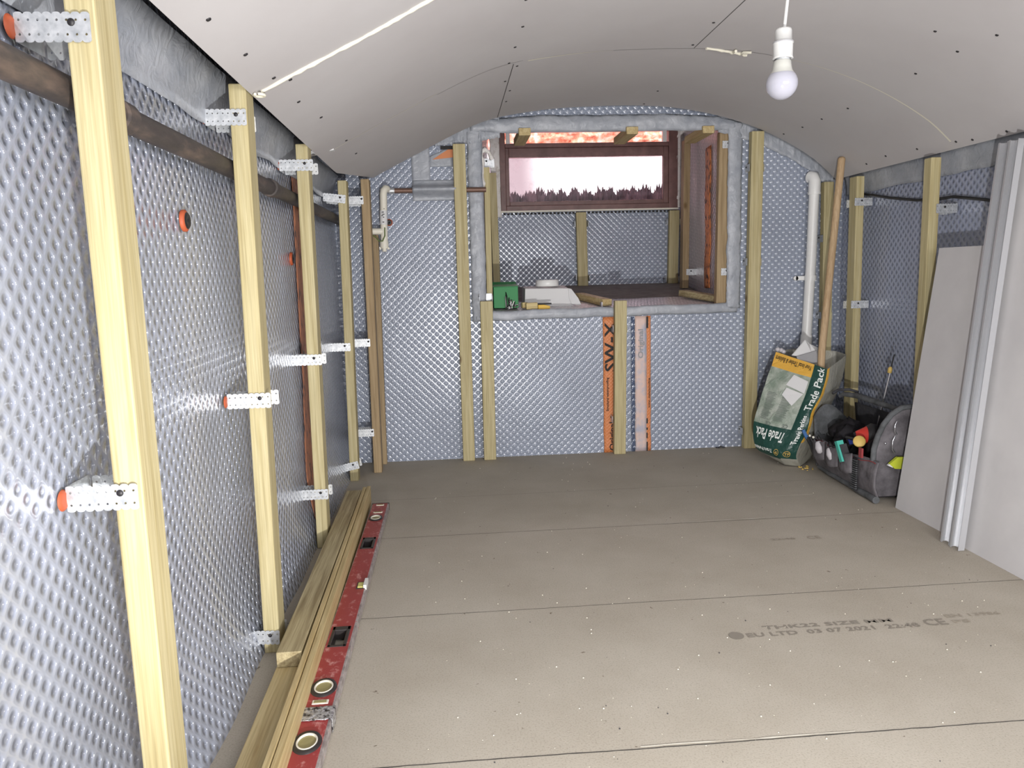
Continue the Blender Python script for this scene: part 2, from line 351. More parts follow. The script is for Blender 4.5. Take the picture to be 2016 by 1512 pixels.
def put_text(name, body, size, fn, m, parent, shear=0, fit=None, mb=None):
    vs, fs = text_pts(body, size, shear)
    k = fit/max(v[0] for v in vs) if fit else 1
    b = mb or MB(); b.add([fn(v[0]*k, v[1]) for v in vs], fs)
    return b if mb is not None else b.build(name, m, parent, recalc=False)

# ---------------------------------------------------------------- the vault
VX = [-.455, -.2, .175, .45, .75, 1.1, 1.4, 1.65, 1.88, 2.01]
VZ = [1.395, 1.525, 1.70, 1.755, 1.775, 1.77, 1.72, 1.635, 1.511, 1.40]
def vz(x):
    x = min(max(x, VX[0]), VX[-1])
    for i in range(len(VX)-1):
        if x <= VX[i+1]: break
    g = lambda k: (VZ[min(k+1, 9)]-VZ[max(k-1, 0)])/(VX[min(k+1, 9)]-VX[max(k-1, 0)])
    h = VX[i+1]-VX[i]; t = (x-VX[i])/h
    return (2*t**3-3*t*t+1)*VZ[i]+(t**3-2*t*t+t)*h*g(i)+(-2*t**3+3*t*t)*VZ[i+1]+(t**3-t*t)*h*g(i+1)
def vn(x):
    e = .01; d = V((2*e, 0, vz(x+e)-vz(x-e))).normalized(); return V((d.z, 0, -d.x))   # pointing down into the room
Y0, YC, YB = -1.0, 3.935, 3.985
def xl(y): return -.455 if y < 3.35 else -.455+(y-3.35)/(YC-3.35)*.10
mb = MB()
def cf(u_, v_):
    y = Y0+(YC-Y0)*v_; x = xl(y)+(2.01-xl(y))*u_; return (x, y, vz(x))
mb.grid(cf, 70, 60)
ceil = struct(mb.build('ceiling', 'ceiling_board_face', solid=.0))
# plasterboard thickness lies above the visible face
mb = MB(); mb.grid(lambda a, b: (lambda p: (p[0], p[1], p[2]+.0125))(cf(a, b)), 70, 60)
mb.grid(lambda a, b: (xl(Y0+(YC-Y0)*a), Y0+(YC-Y0)*a, vz(xl(Y0+(YC-Y0)*a))+.0125*b), 60, 1)
mb.grid(lambda a, b: (2.01, Y0+(YC-Y0)*a, vz(2.01)+.0125*b), 2, 1)
mb.grid(lambda a, b: (xl(YC)+(2.01-xl(YC))*a, YC, vz(xl(YC)+(2.01-xl(YC))*a)+.0125*b), 60, 1)
mb.build('board_edge', 'white_card', ceil)
def on_ceil(x, y, off=.0008): return V((x, y, vz(x)))+vn(x)*off
def strip(mb_, pts, wdt, off=.0008, across='y'):
    n = len(pts)-1; vs = []
    for i, (x, y) in enumerate(pts):
        ww = wdt(i/n) if callable(wdt) else wdt
        d = (0, ww/2) if across == 'y' else (ww/2, 0)
        vs += [on_ceil(x-d[0], y-d[1], off), on_ceil(x+d[0], y+d[1], off)]
    mb_.add(vs, [(2*i, 2*i+1, 2*i+3, 2*i+2) for i in range(n)])
def lin(a, b, n): return [a+(b-a)*i/n for i in range(n+1)]
# white joint fillings, raised beads of foam squeezed out of the seams
mb = MB(); strip(mb, [(x, 2.93-.02*math.sin(x*9)*0) for x in lin(-.41, -.02, 14)], .0045)
strip(mb, [(x, 2.965) for x in lin(.32, .64, 12)], lambda t: .010*(1-t)+.001)
strip(mb, [(x, 2.97) for x in lin(1.25, 1.98, 24)], lambda t: .001+.009*t)
mb.build('white_joint_line', 'foam', ceil)
mb = MB(); strip(mb, [(x, 2.95) for x in lin(-.02, .3, 8)], .0018); strip(mb, [(x, 2.965) for x in lin(.64, 1.25, 12)], .0018); strip(mb, [(x, 1.972) for x in lin(.3, 2.0, 30)], .0018)
strip(mb, [(.945, y) for y in lin(.2, 2.96, 20)], .0028, across='x'); strip(mb, [(.266, y) for y in lin(2.97, 3.93, 12)], .0028, across='x')
mb.build('seam', 'gap_dark', ceil)
def bead(pts, r, label, cnt=60):
    path = []; rr = []
    for i in range(cnt+1):
        t = i/cnt*(len(pts)-1); k = min(int(t), len(pts)-2); f = t-k
        x = pts[k][0]*(1-f)+pts[k+1][0]*f; y = pts[k][1]*(1-f)+pts[k+1][1]*f
        path.append(on_ceil(x, y+random.uniform(-.002, .002), r*.5)); rr.append(r*random.uniform(.7, 1.35))
    return MB().tube(path, rr, 8).build('foam_bead', 'foam', ceil)
b = MB(); b.bar((-.50, 2.93, 1.405), (-.40, 2.93, vz(-.4)+.002), .014, .03, (0, 0, 1)); b.build('white_edge_strip', 'white_card', ceil)
bead([(-.435, 1.968), (-.2, 1.979), (-.017, 1.966), (.4, 1.97), (1.0, 1.975)], .0050, '')
b = MB(); b.tube([on_ceil(-.435, 1.968, .006)+V((.012*math.sin(a)-.004, -.014*math.cos(a)-.008, -.006)) for a in lin(0, 5.6, 14)], .0035, 8); b.build('foam_drip', 'foam', ceil)
bead([(.99, 2.955), (1.1, 2.985), (1.165, 3.0)], .0055, '', 20)
b = MB(); b.tube([on_ceil(1.105, 2.985, .003), on_ceil(1.10, 2.95, .006), on_ceil(1.098, 2.935, .012)], .005, 8); b.tube([on_ceil(1.14, 2.995, .003), on_ceil(1.135, 2.955, .008), on_ceil(1.16, 2.94, .01)], .005, 8); b.build('foam_drip', 'foam', ceil)
SCR = [(-0.411, 1.487), (-0.405, 1.717), (-0.394, 1.93), (-0.369, 2.0), (-0.387, 2.196), (-0.368, 2.45), (-0.351, 2.90), (-0.351, 3.193), (0.259, 2.534), (0.245, 2.287), (0.253, 2.747), (0.247, 2.94), (0.283, 3.01), (0.286, 3.398), (0.252, 3.209), (0.285, 3.601), (0.989, 3.629), (0.992, 3.893), (0.928, 2.92), (0.919, 2.669), (1.7, 3.244), (1.698, 3.47), (1.698, 3.661), (1.691, 3.853), (1.676, 2.729), (1.666, 2.306), (1.662, 2.482), (1.548, 2.427), (1.978, 3.583), (1.968, 3.405), (1.974, 3.18), (1.985, 2.945), (1.993, 2.86), (1.995, 2.681)]
sm = None
for x, y in SCR:
    p = on_ceil(x, y, .0012); b = MB(); b.lathe([(0, .001), (.0045, .001), (.0052, -.001)], (0, 0, 0), vn(x), 10)
    o = b.build('screw', 'screw_dark', None, origin=(0, 0, 0)); o.parent = ceil; o.location = p-wloc(ceil)

# unseen masonry slab and side shells, added behind the linings to keep daylight out
b = MB(); b.box(-.75, 2.3, Y0-.1, 4.0, 2.0, 2.1)
struct(b.build('ceiling_masonry', MASON))
# ---------------------------------------------------------------- floor
fl = MB(); fl.add([(-.8, Y0, 0), (2.35, Y0, 0), (2.35, 4.05, 0), (-.8, 4.05, 0)], [(0, 1, 2, 3)])
floor = struct(fl.build('floor', BOARD))
b = MB()
for yj, wd in ((3.27, .0016), (2.768, .0022), (2.09, .0022), (1.408, .0034), (.73, .002)):
    pts = lin(-.5, 2.1, 130)
    vs = []
    for x in pts:
        yy = yj+.0025*nz(x*3, yj)+.0012*nz(x*40, yj); h = wd*(.6+.5*abs(nz(x*25, yj*3)))
        vs += [(x, yy-h/2, .0006), (x, yy+h/2, .0006)]
    b.add(vs, [(2*i, 2*i+2, 2*i+3, 2*i+1) for i in range(len(pts)-1)])
b.build('board_seam', 'gap_dark', floor)
b = MB()   # pale filler squeezed along the seams
for yj, x0, x1 in ((2.776, .85, 1.18), (3.05, 1.22, 1.5), (2.773, 1.18, 1.26), (1.414, .35, .8)):
    pts = lin(x0, x1, 26); vs = []
    for x in pts:
        yy = yj+.004*nz(x*9, yj); h = .0035*max(0, .4+nz(x*20, 3)); vs += [(x, yy-h, .0011), (x, yy+h, .0011)]
    b.add(vs, [(2*i, 2*i+2, 2*i+3, 2*i+1) for i in range(len(pts)-1)])
b.build('filler_trace', 'offwhite_plastic', floor)
def floor_print(rows, m):
    mbx = MB()
    for body, x0, y0, size, fit in rows:
        put_text('', body, size, lambda a, c_, x0=x0, y0=y0: (x0+a, y0+c_*.8, .0009), m, None, fit=fit, mb=mbx)
    return mbx.build('printed_marking', m, floor, recalc=False)
floor_print([('THK22 SIZE MM', .80, 1.877, .034, .36), ('EU LTD  03 07 2021  22:48', .74, 1.84, .038, .475)], 'print_grey')
floor_print([('CE', 1.232, 1.842, .062, .062)], 'print_grey')
floor_print([('EN 13986', 1.31, 1.880, .03, .16), ('P5', 1.31, 1.846, .03, .05)], 'print_faint')
floor_print([('CE', 1.232, 2.528, .05, .05), ('22:48', 1.10, 2.533, .03, .09)], 'print_faint')
b = MB(); b.lathe([(0, .0), (.02, 0)], (.715, 1.853, .0009), (0, 0, 1), 16); b.build('printed_marking', 'print_grey', floor)
# crumbs and plaster dust
b = MB(); b2 = MB()
for i in range(300):
    x = random.uniform(-.1, 1.62); y = random.uniform(1.3, 3.9) if i % 3 else random.uniform(1.35, 2.2); r = random.uniform(.0007, .0022)
    (b if i % 5 else b2).lathe([(0, 0), (r, .0002), (r*.7, r*.8), (0, r)], (x, y, .0002), (0, 0, 1), 5)
o = b.build('plaster_crumbs', 'foam'); tag(o, 'pale plaster crumbs scattered over the floor boards', 'crumbs', kind='stuff')
o = b2.build('dirt_crumbs', 'bag_dark'); tag(o, 'dark specks of dirt scattered over the floor boards', 'dirt', kind='stuff')

# ---------------------------------------------------------------- walls
def xw(z, y=0):
    t = max(0, 1-z/.28); return -.558+.05*t*t+.010*nz(y*1.3, z*1.7, 1)+.006*nz(y*4, z*3, 4)
b = MB(); b.grid(lambda a, c_: (xw(1.62*c_, Y0+(4.0-Y0)*a), Y0+(4.0-Y0)*a, 1.62*c_), 150, 50, uv=lambda a, c_: (Y0+(4.0-Y0)*a, 1.62*c_))
struct(b.build('wall_left', MEM, recalc=False))
b = MB(); b.box(-.76, -.66, Y0-.1, 4.1, 0, 2.05); struct(b.build('wall_left_masonry', MASON))
b = MB(); b.grid(lambda a, c_: (2.075+.008*nz((Y0+5*a)*1.3, c_*2, 9), Y0+(4.0-Y0)*a, 1.62*c_), 120, 40, uv=lambda a, c_: (Y0+(4.0-Y0)*a, 1.62*c_))
struct(b.build('wall_right', MEMR))
b = MB(); b.box(2.2, 2.3, Y0-.1, 4.1, 0, 2.05); struct(b.build('wall_right_masonry', MASON))
b = MB(); b.box(-.7, 2.25, Y0-.1, Y0, 0, 2.05); struct(b.build('wall_front', 'well_render'))
NX0, NX1, NZ0, NZ1 = .165, 1.472, .765, 1.668
b = MB()
def rect_wall(x0, x1, z0, z1, nu, nv):
    b.grid(lambda a, c_: (x0+(x1-x0)*a, YB+.004*nz((x0+(x1-x0)*a)*2.5, (z0+(z1-z0)*c_)*2.5), z0+(z1-z0)*c_), nu, nv, uv=lambda a, c_: (x0+(x1-x0)*a, z0+(z1-z0)*c_))
rect_wall(-.6, NX0, 0, 2.0, 20, 40); rect_wall(NX1, 2.2, 0, 2.0, 20, 40); rect_wall(NX0, NX1, 0, NZ0, 36, 20); rect_wall(NX0, NX1, NZ1, 2.0, 36, 10)
struct(b.build('wall_back', MEMB, recalc=False))
YN = 5.15
def quad(name, p00, p10, p11, p01, m, nu=24, nv=24, amp=.006):
    b = MB(); p = [V(q) for q in (p00, p10, p11, p01)]; lu = (p[1]-p[0]).length; lv = (p[3]-p[0]).length
    n = (p[1]-p[0]).cross(p[3]-p[0]).normalized()
    b.grid(lambda a, c_: (p[0]*(1-a)+p[1]*a)*(1-c_)+(p[3]*(1-a)+p[2]*a)*c_+n*amp*nz(a*lu*4, c_*lv*4, p[0].x*3)*(1 if 0 < a < 1 and 0 < c_ < 1 else 0), nu, nv, uv=lambda a, c_: (a*lu, c_*lv))
    return b.build(name, m, recalc=False)
struct(quad('wall_niche_left', (NX0, YB, NZ0-.02), (.285, YN, .84), (.285, YN, 1.9), (NX0, YB, NZ1), MEMN))
struct(quad('wall_niche_right', (NX1, YB, NZ0-.02), (1.572, YN, .84), (1.572, YN, 1.9), (NX1, YB, NZ1), MESH))
struct(quad('wall_niche_back', (.2, YN, .84), (1.6, YN, .84), (1.6, YN, 1.372), (.2, YN, 1.372), MEMB))
struct(quad('ceiling_niche', (NX0, YB, NZ1), (NX1, YB, NZ1), (1.572, YN, 1.9), (.285, YN, 1.9), MESH))
struct(quad('trim_1', (NX0, YB, NZ0), (NX1, YB, NZ0), (1.572, 4.42, .806), (.285, 4.42, .806), MESH, amp=.003))['label'] = 'mesh faced membrane along the front of the niche ledge'
struct(quad('floor_niche', (NX0, 4.40, .805), (NX1, 4.40, .805), (1.572, YN+.02, .878), (.285, YN+.02, .878), CONC, amp=.0))
b = MB(); b.box(.0, .285, YN, YN+.3, .7, 2.0); b.box(1.575, 1.8, YN, YN+.3, .7, 2.0); b.box(.285, 1.575, YN+.02, YN+.3, .7, 1.366); b.box(.0, 1.8, YN+.06, YN+.3, 1.95, 2.0)
b.box(.0, .16, 4.02, YN, .7, 2.0); b.box(1.6, 1.8, 4.02, YN, .7, 2.0); b.box(0, 1.8, 4.02, YN+.3, 2.0, 2.1); b.box(0, 1.8, 4.02, YN+.3, .6, .7)
b.box(.285, 1.575, YN+.02, YN+.3, 1.36, 1.366)
struct(b.build('wall_outer', MASON))

# ---------------------------------------------------------------- window and light well
win = bpy.data.objects.new('window_1', None); C.objects.link(win); win.location = (.94, 5.13, 1.366); struct(win)
YW = 5.09
b = MB(); b.box(.352, .388, YW, YW+.07, 1.366, 1.885); b.box(1.462, 1.522, YW, YW+.07, 1.366, 1.885)
b.box(.388, 1.462, YW, YW+.07, 1.366, 1.40); b.box(.388, 1.462, YW, YW+.07, 1.765, 1.792); b.box(.388, 1.462, YW+.01, YW+.07, 1.868, 1.885)
b.build('window_frame', FR, win, bevel=.003)
b = MB(); b.box(.388, .412, YW+.012, YW+.055, 1.40, 1.765); b.box(1.43, 1.462, YW+.012, YW+.055, 1.40, 1.765); b.box(.412, 1.43, YW+.012, YW+.055, 1.40, 1.426); b.box(.412, 1.43, YW+.012, YW+.055, 1.706, 1.765)
b.build('sash', FR, win, bevel=.003)
b = MB(); b.box(.405, 1.44, YW+.03, YW+.034, 1.42, 1.712); b.build('glass_pane', 'dirty_glass', win)
b = MB(); b.box(.395, .42, YW-.005, YW+.02, 1.79, 1.868); b.box(1.42, 1.445, YW-.005, YW+.02, 1.79, 1.868); b.build('fanlight_stop', 'white_plastic', win)
b = MB(); b.box(.35, 1.525, YW-.004, YW+.02, 1.358, 1.368); b.build('sill_line', 'offwhite_plastic', win)
b = MB()
for i in range(46):
    x = .37+i*.0255; b.box(x, x+.014, YN-.012, YN-.006, 1.346, 1.357)
b.build('membrane_edge_notch', 'gap_dark', win)
# rough plaster reveals beside the frame
def lump(name, x0, x1, y0, y1, z0, z1, amp, m, seed):
    b = MB(); nz_ = int((z1-z0)/.02)
    for side in range(1):
        b.grid(lambda a, c_: ((x0+(x1-x0)*a)+amp*.6*nz(c_*9, seed+a), y0+(y1-y0)*a*.3+amp*nz(a*4, c_*12, seed), z0+(z1-z0)*c_), 6, nz_)
    return b.build(name, m, solid=.012)
struct(lump('trim_2', .29, .356, YW+.01, YW+.03, 1.33, 1.885, .012, PLA, 2))['label'] = 'white rough plaster reveal left of the window'
struct(lump('trim_3', 1.516, 1.575, YW+.01, YW+.03, 1.37, 1.885, .014, PLA, 7))['label'] = 'rough plaster reveal right of the window'
# light well outside
b = MB(); b.box(-.6, 2.6, 6.1, 6.2, .9, 1.42); b.box(-.7, -.6, 5.45, 6.2, .9, 2.3); b.box(2.6, 2.7, 5.45, 6.2, .9, 2.3); b.box(-.6, 2.6, 5.45, 6.1, 1.2, 1.3)
struct(b.build('wall_light_well', 'well_render'))
b = MB(); b.grid(lambda a, c_: (-.6+3.2*a, 6.0-.04*nz(a*24, c_*5)-.02*nz(a*60, c_*9), 1.90+.17*c_), 120, 10); struct(b.build('trim_4', BRK))['label'] = 'bright orange brickwork seen through the gap above the window'
random.seed(3)
for k in range(17):
    b = MB(); x0 = .30+k*.083+random.uniform(-.02, .02); hh = random.uniform(.05, .085)+(.03 if k > 12 else 0); n = 60
    for i in range(n):
        x = x0+random.gauss(0, .028); y = 5.34+random.uniform(-.03, .04); h = hh*random.uniform(.4, 1.15)*max(.35, 1-abs(x-x0)/.08); w_ = random.uniform(.008, .018); a = random.uniform(0, PI)
        dx, dy = math.cos(a)*w_, math.sin(a)*w_; lx, ly = random.gauss(0, .012), random.gauss(0, .012); z = 1.30
        b.add([(x-dx*.6, y-dy*.6, z), (x+dx*.6, y+dy*.6, z), (x+dx+lx*.6, y+dy+ly*.6, z+.145+h*.6), (x+lx, y+ly, z+.165+h), (x-dx+lx*.6, y-dy+ly*.6, z+.145+h*.6)], [(0, 1, 2, 3, 4)])
    o = b.build('weed_clump', MOSS)
    tag(o, 'dark clump of low weeds growing along the sill outside the window glass', 'plant', 'weeds outside the window')

# ---------------------------------------------------------------- tapes on the membrane
def ribbon(label, fn, nu, nv, name='joint_tape', m=TAPE):
    b = MB(); b.grid(fn, nu, nv); o = b.build(name, m, recalc=False, solid=.0015); return tag(o, label, 'tape')
def wob(u_, v_, k, s): return .006*nz(u_*s, v_*3, k)
ribbon('grey tape band along the top of the left wall under the ceiling edge', lambda a, c_: (xw(1.3, Y0+5*a)+.006+.035*c_*c_+.006*nz(a*30, c_*3), Y0+(3.9-Y0)*a, 1.315+.015*nz(a*20, 2)*(1-c_)+.012*a+(.125)*c_), 160, 5)
ribbon('grey tape band along the top of the right wall under the ceiling edge', lambda a, c_: (2.066-.004*nz(a*30, c_*3)-.02*c_*c_, 1.0+2.93*a, 1.315+.012*nz(a*16, 5)*(1-c_)-.0*a+.10*c_), 120, 4)
ribbon('wrinkled grey tape sloping along the vault at the upper left of the back wall', lambda a, c_: ((lambda x: (x, YB-.006-.018*abs(nz(a*26, c_*5+a*8)), vz(x)+.03-(.03+.07*min(1, a*1.6))*c_-.008*nz(a*25, 7)*c_-.02*a*(c_)))(-.05+a*.33)), 60, 5)
ribbon('grey tape sloping along the vault at the upper right of the back wall', lambda a, c_: ((lambda x: (x, YB-.006-.016*abs(nz(a*34, c_*5+a*9, 3)), vz(x)+.03-(.10-.02*a)*c_-.012*nz(a*17, 4)*c_))(1.40+a*.66)), 90, 5)
ribbon('broad crumpled grey tape over the top edge of the window niche', lambda a, c_: (.13+1.36*a, YB-.005-.018*abs(nz(a*34, c_*4+a*9, 8))-.01*math.sin(PI*c_), 1.742-.082*c_+.008*nz(a*9, 1)-.035*(abs(a-.5)*2)**5*(1-c_)), 90, 6)
ribbon('crumpled grey tape down the left edge of the window niche', lambda a, c_: (.112+.075*a+.006*nz(c_*14, 3), YB-.004-.018*abs(nz(c_*34, a*3+c_*7, 5))-.008*math.sin(PI*a), .72+.98*c_), 6, 70)
ribbon('grey tape down the right edge of the window niche', lambda a, c_: (1.452+.075*a+.006*nz(c_*14, 6), YB-.004-.016*abs(nz(c_*34, a*3+c_*7, 9))-.008*math.sin(PI*a), .75+.95*c_), 6, 70)
ribbon('grey tape along the front edge of the niche ledge', lambda a, c_: (.13+1.38*a, YB-.005-.008*abs(nz(a*20, c_*3, 2))-.006*math.sin(PI*c_), .722+.006*nz(a*12, 4)+.006*round(a*2.4)*.5+.05*c_), 90, 5)
ribbon('smooth upright grey tape patch left of the niche near the ceiling', lambda a, c_: (-.166+.09*a, YB-.006-.004*abs(nz(a*9, c_*9)), 1.43+.155*c_+.03*a*c_), 8, 12)
ribbon('second grey tape patch beside the torn orange corner', lambda a, c_: (-.08+.12*a, YB-.005-.004*abs(nz(a*9, c_*9, 5)), 1.50+.05*c_+.05*a*c_), 8, 8)
ribbon('wide grey tape wrapped over the copper pipe on the back wall', lambda a, c_: (-.166+.215*a, YB-.008-.054*math.exp(-((c_-.52)/.2)**2)-.003*nz(a*20, c_*9), 1.335+.10*c_), 20, 14)
b = MB(); b.prism([(-.062, YB-.010, 1.535), (.045, YB-.010, 1.545), (.045, YB-.010, 1.60), (.02, YB-.010, 1.585)], (0, .003, 0)); b.box(-.02, .045, YB-.013, YB-.009, 1.583, 1.60, 1)
o = b.build('torn_orange_corner', ['orange_strip', 'ink']); tag(o, 'torn orange corner of membrane showing beside the tall batten left of the niche', 'membrane')

# orange and pink strips under the niche
def vstrip(label, x0, x1, z0, z1, m, y=YB-.006, name='seam_strip'):
    b = MB(); b.grid(lambda a, c_: (x0+(x1-x0)*a+.003*nz(c_*8, x0), y-.003*nz(c_*12, a), z0+(z1-z0)*c_), 4, 30, uv=lambda a, c_: (a*(x1-x0), c_*(z1-z0)))
    return tag(b.build(name, m, solid=.001), label, 'strip')
s1 = vstrip('orange membrane seam strip with black lettering left of the short centre batten', .792, .862, .0, .724, OR)
s2 = vstrip('narrow orange membrane seam strip right of the short centre batten', 1.022, 1.046, .0, .724, OR)
s3 = vstrip('pale pink seam strip with grey lettering right of the short centre batten', .962, 1.024, .0, .724, PINK, YB-.008)
s4 = vstrip('dark blue fold of membrane beside the pale pink seam strip', .942, .960, .0, .72, membrane('membrane_fold', (92, 104, 130)), YB-.007)
def up_text(body, x, z, size, fit, m, parent, y): put_text('lettering', body, size, lambda a, c_: (x-c_, y, z+a), m, parent, fit=fit)
up_text('SW-X', .856, .435, .080, .262, 'ink', s1, YB-.013)
up_text('Original', .850, .01, .042, .155, 'ink', s1, YB-.013)
up_text('Original', 1.004, .50, .038, .155, 'grey_card', s3, YB-.014)
up_text('Structural waterproofing', .818, .225, .018, .18, 'ink', s1, YB-.013)
up_text('www. waterproofing', 1.04, .235, .012, .16, 'ink', s2, YB-.012)
for z, h, wd in ((.0, .05, .007), (.07, .03, .006), (.115, .012, .007), (.15, .028, .007), (.66, .06, .010)): MB().box(1.022, 1.022+wd, YB-.0125, YB-.0118, z, z+h).build('lettering', 'ink', s2)
b = MB(); b.grid(lambda a, c_: (lambda y, z: (xw(z, y)+.004, y, z))(2.80+.10*c_+.17*(1-a)+.008*nz(c_*9, a), .02+1.38*c_), 6, 60)
tag(b.build('seam_strip', OD, solid=.001), 'rusty orange and black seam strip on the left wall behind the third batten', 'strip')
b = MB(); b.grid(lambda a, c_: (1.505-.0+.04*.3, 4.35+.055*a+.015*nz(c_*4, 1), .86+.80*c_), 3, 40)
b = MB(); b.grid(lambda a, c_: (1.472+.1*((4.36+.13*a-YB)/(YN-YB))-.009-.002*nz(c_*9, 3), 4.36+.13*a+.02*nz(c_*4, 1), .85+.80*c_), 3, 40)
NS = mat('orange_mottled_strip', (200, 120, 70), .55)
v = coords(NS, 'Object', (1, 1, .7)); n1, r1 = noise_ramp(NS, v, 30, 4, [(.40, (66, 50, 44)), (.46, (224, 136, 80)), (.75, (236, 164, 112))]); L(NS, r1.outputs[0], P(NS).inputs['Base Color'])
tag(b.build('seam_strip', NS, solid=.001), 'orange seam strip with black marks on the right side of the window niche', 'strip')

# ---------------------------------------------------------------- battens
def batten(label, p0, p1, sx, sy, m=WZ, group=None, name='batten', cat='batten', bow=.0):
    """p0, p1: bottom and top of the corner with least x and least y; sx, sy cross-section"""
    b = MB(); n = 10; vs = []
    for i in range(n+1):
        t = i/n; x = p0[0]*(1-t)+p1[0]*t+bow*math.sin(PI*t); y = p0[1]*(1-t)+p1[1]*t; z = p0[2]*(1-t)+p1[2]*t
        vs += [(x, y, z), (x+sx, y, z), (x+sx, y+sy, z), (x, y+sy, z)]
    fs = [(4*i+k, 4*i+(k+1) % 4, 4*i+4+(k+1) % 4, 4*i+4+k) for i in range(n) for k in range(4)]+[(3, 2, 1, 0), (4*n, 4*n+1, 4*n+2, 4*n+3)]
    b.add(vs, fs); o = b.build(name, m, bevel=.003); return tag(o, label, cat, group)
G1 = 'upright pine battens against the membrane walls'
batten('nearest upright pine battens on the left wall, running out of the frame at both ends'.replace('battens', 'batten'), (-.483, 1.10, 0), (-.487, 1.10, 1.405), .040, .070, group=G1)
batten('second upright pine batten from the camera on the left wall', (-.512, 1.92, 0), (-.498, 1.92, 1.412), .040, .070, group=G1)
batten('third upright pine batten on the left wall, in front of the rusty strip', (-.508, 2.70, 0), (-.496, 2.70, 1.405), .040, .068, group=G1)
batten('fourth upright pine batten on the left wall, just before the end of the plank stack', (-.507, 3.62, 0), (-.488, 3.62, 1.398), .040, .068, group=G1)
batten('brown upright batten at the far left corner beside the white capped pipe', (-.408, 3.76, 0), (-.400, 3.76, 1.42), .040, .07, WZB, G1)
batten('rear batten in the far left corner, standing behind the brown corner batten', (-.412, 3.932, 0), (-.40, 3.932, 1.17), .055, .04, WZB, G1)  # browner wood here carries the corner's shade in its colour
batten('tall upright batten on the back wall left of the niche', (.038, 3.925, 0), (.041, 3.925, 1.602), .061, .04, group=G1)
batten('short batten below the left end of the niche ledge', (.147, 3.925, 0), (.152, 3.925, .826), .063, .04, group=G1)
batten('short batten with a dark knot below the middle of the niche ledge', (.836, 3.925, 0), (.847, 3.925, .809), .062, .04, group=G1)
batten('tall upright batten on the back wall right of the niche', (1.542, 3.925, 0), (1.557, 3.925, 1.645), .065, .04, group=G1)
batten('upright batten on the back wall between the white waste pipe and the round pole', (1.965, 3.925, 0), (1.945, 3.925, 1.388), .052, .04, group=G1)
batten('knotty upright batten on the right wall near the far corner, holding the cable end', (1.995, 3.68, 0), (1.985, 3.68, 1.385), .040, .068, group=G1)
batten('upright batten on the right wall, half hidden by the leaning plasterboard', (1.948, 3.04, 0), (1.95, 3.04, 1.378), .042, .05, group=G1)
G2 = 'battens inside the window niche'
batten('pale batten at the left front corner of the niche, standing on the ledge', (.190, 4.00, .775), (.194, 4.00, 1.498), .030, .06, group=G2)
batten('rear batten on the left side of the niche beside the window', (.283, 5.0, .87), (.276, 5.0, 1.60), .045, .06, group=G2)
batten('centre batten under the window at the back of the niche', (.852, 5.10, .872), (.845, 5.10, 1.352), .068, .038, group=G2)
batten('batten under the right end of the window with two brackets', (1.462, 5.10, .872), (1.472, 5.10, 1.352), .066, .038, group=G2)
batten('batten on the right side of the niche between the window and the orange strip', (1.452, 4.75, .845), (1.46, 4.75, 1.745), .040, .06, WZB, G2)
batten('knotty batten at the right front edge of the niche', (1.403, 3.99, .77), (1.412, 3.99, 1.655), .062, .04, WZB, G2)
for lab, x, ang in (('short batten end hanging under the niche top, leftmost of three', .372, 0), ('short batten end hanging under the niche top, middle of three', .917, 0), ('short batten end hanging under the niche top, rightmost of three', 1.31, .0)):
    b = MB(); b.box(x, x+.060, 3.95, 4.26, 1.642, 1.678); o = b.build('batten', WY, bevel=.002); tag(o, lab, 'batten', 'short batten ends under the niche top')
def lay(label, a, b_, h, wd, m=WY, z=None, group=None):
    b = MB(); b.bar(a, b_, h, wd, (0, 0, 1)); o = b.build('batten', m, bevel=.002); return tag(o, label, 'batten', group)
lay('short batten lying on the niche ledge beside the white carton', (.835, 4.07, .796), (.74, 4.40, .826), .036, .055)
lay('short batten lying askew at the right end of the niche ledge', (1.455, 4.06, .795), (1.335, 4.36, .828), .034, .06, WZB if False else WYG)
# shims of foam under the two lying ends
b = MB(); b.box(.80, .806, 4.05, 4.09, .765, .80); o = b.build('plastic_shim', 'tool_white'); tag(o, 'tiny pale clip under the lying batten beside the white carton', 'clip')

# stack on the floor
lay_ = MB(); lay_.bar((-.4045, 1.0, .019), (-.432, 3.10, .019), .038, .065); tag(lay_.build('plank', WY, bevel=.002), 'long pale plank lying flat on the floor beside the left wall, lowest of the stack', 'plank')
lay_ = MB(); lay_.bar((-.4145, 1.765, .0575), (-.431, 3.18, .0575), .038, .060); tag(lay_.build('plank', WYG, bevel=.002), 'shorter weathered plank with swirling grain on top of the floor stack', 'plank')
b = MB(); b.bar((-.361, .9, .0395), (-.3925, 3.22, .0395), .078, .013); tag(b.build('batten', WY, bevel=.0015), 'thin pale batten on edge right against the plank stack', 'batten', 'thin battens on edge')
b = MB(); b.bar((-.345, .9, .038), (-.3765, 3.24, .038), .075, .0155); tag(b.build('batten', WY, bevel=.0015), 'outer thin batten on edge between the plank stack and the red level', 'batten', 'thin battens on edge')

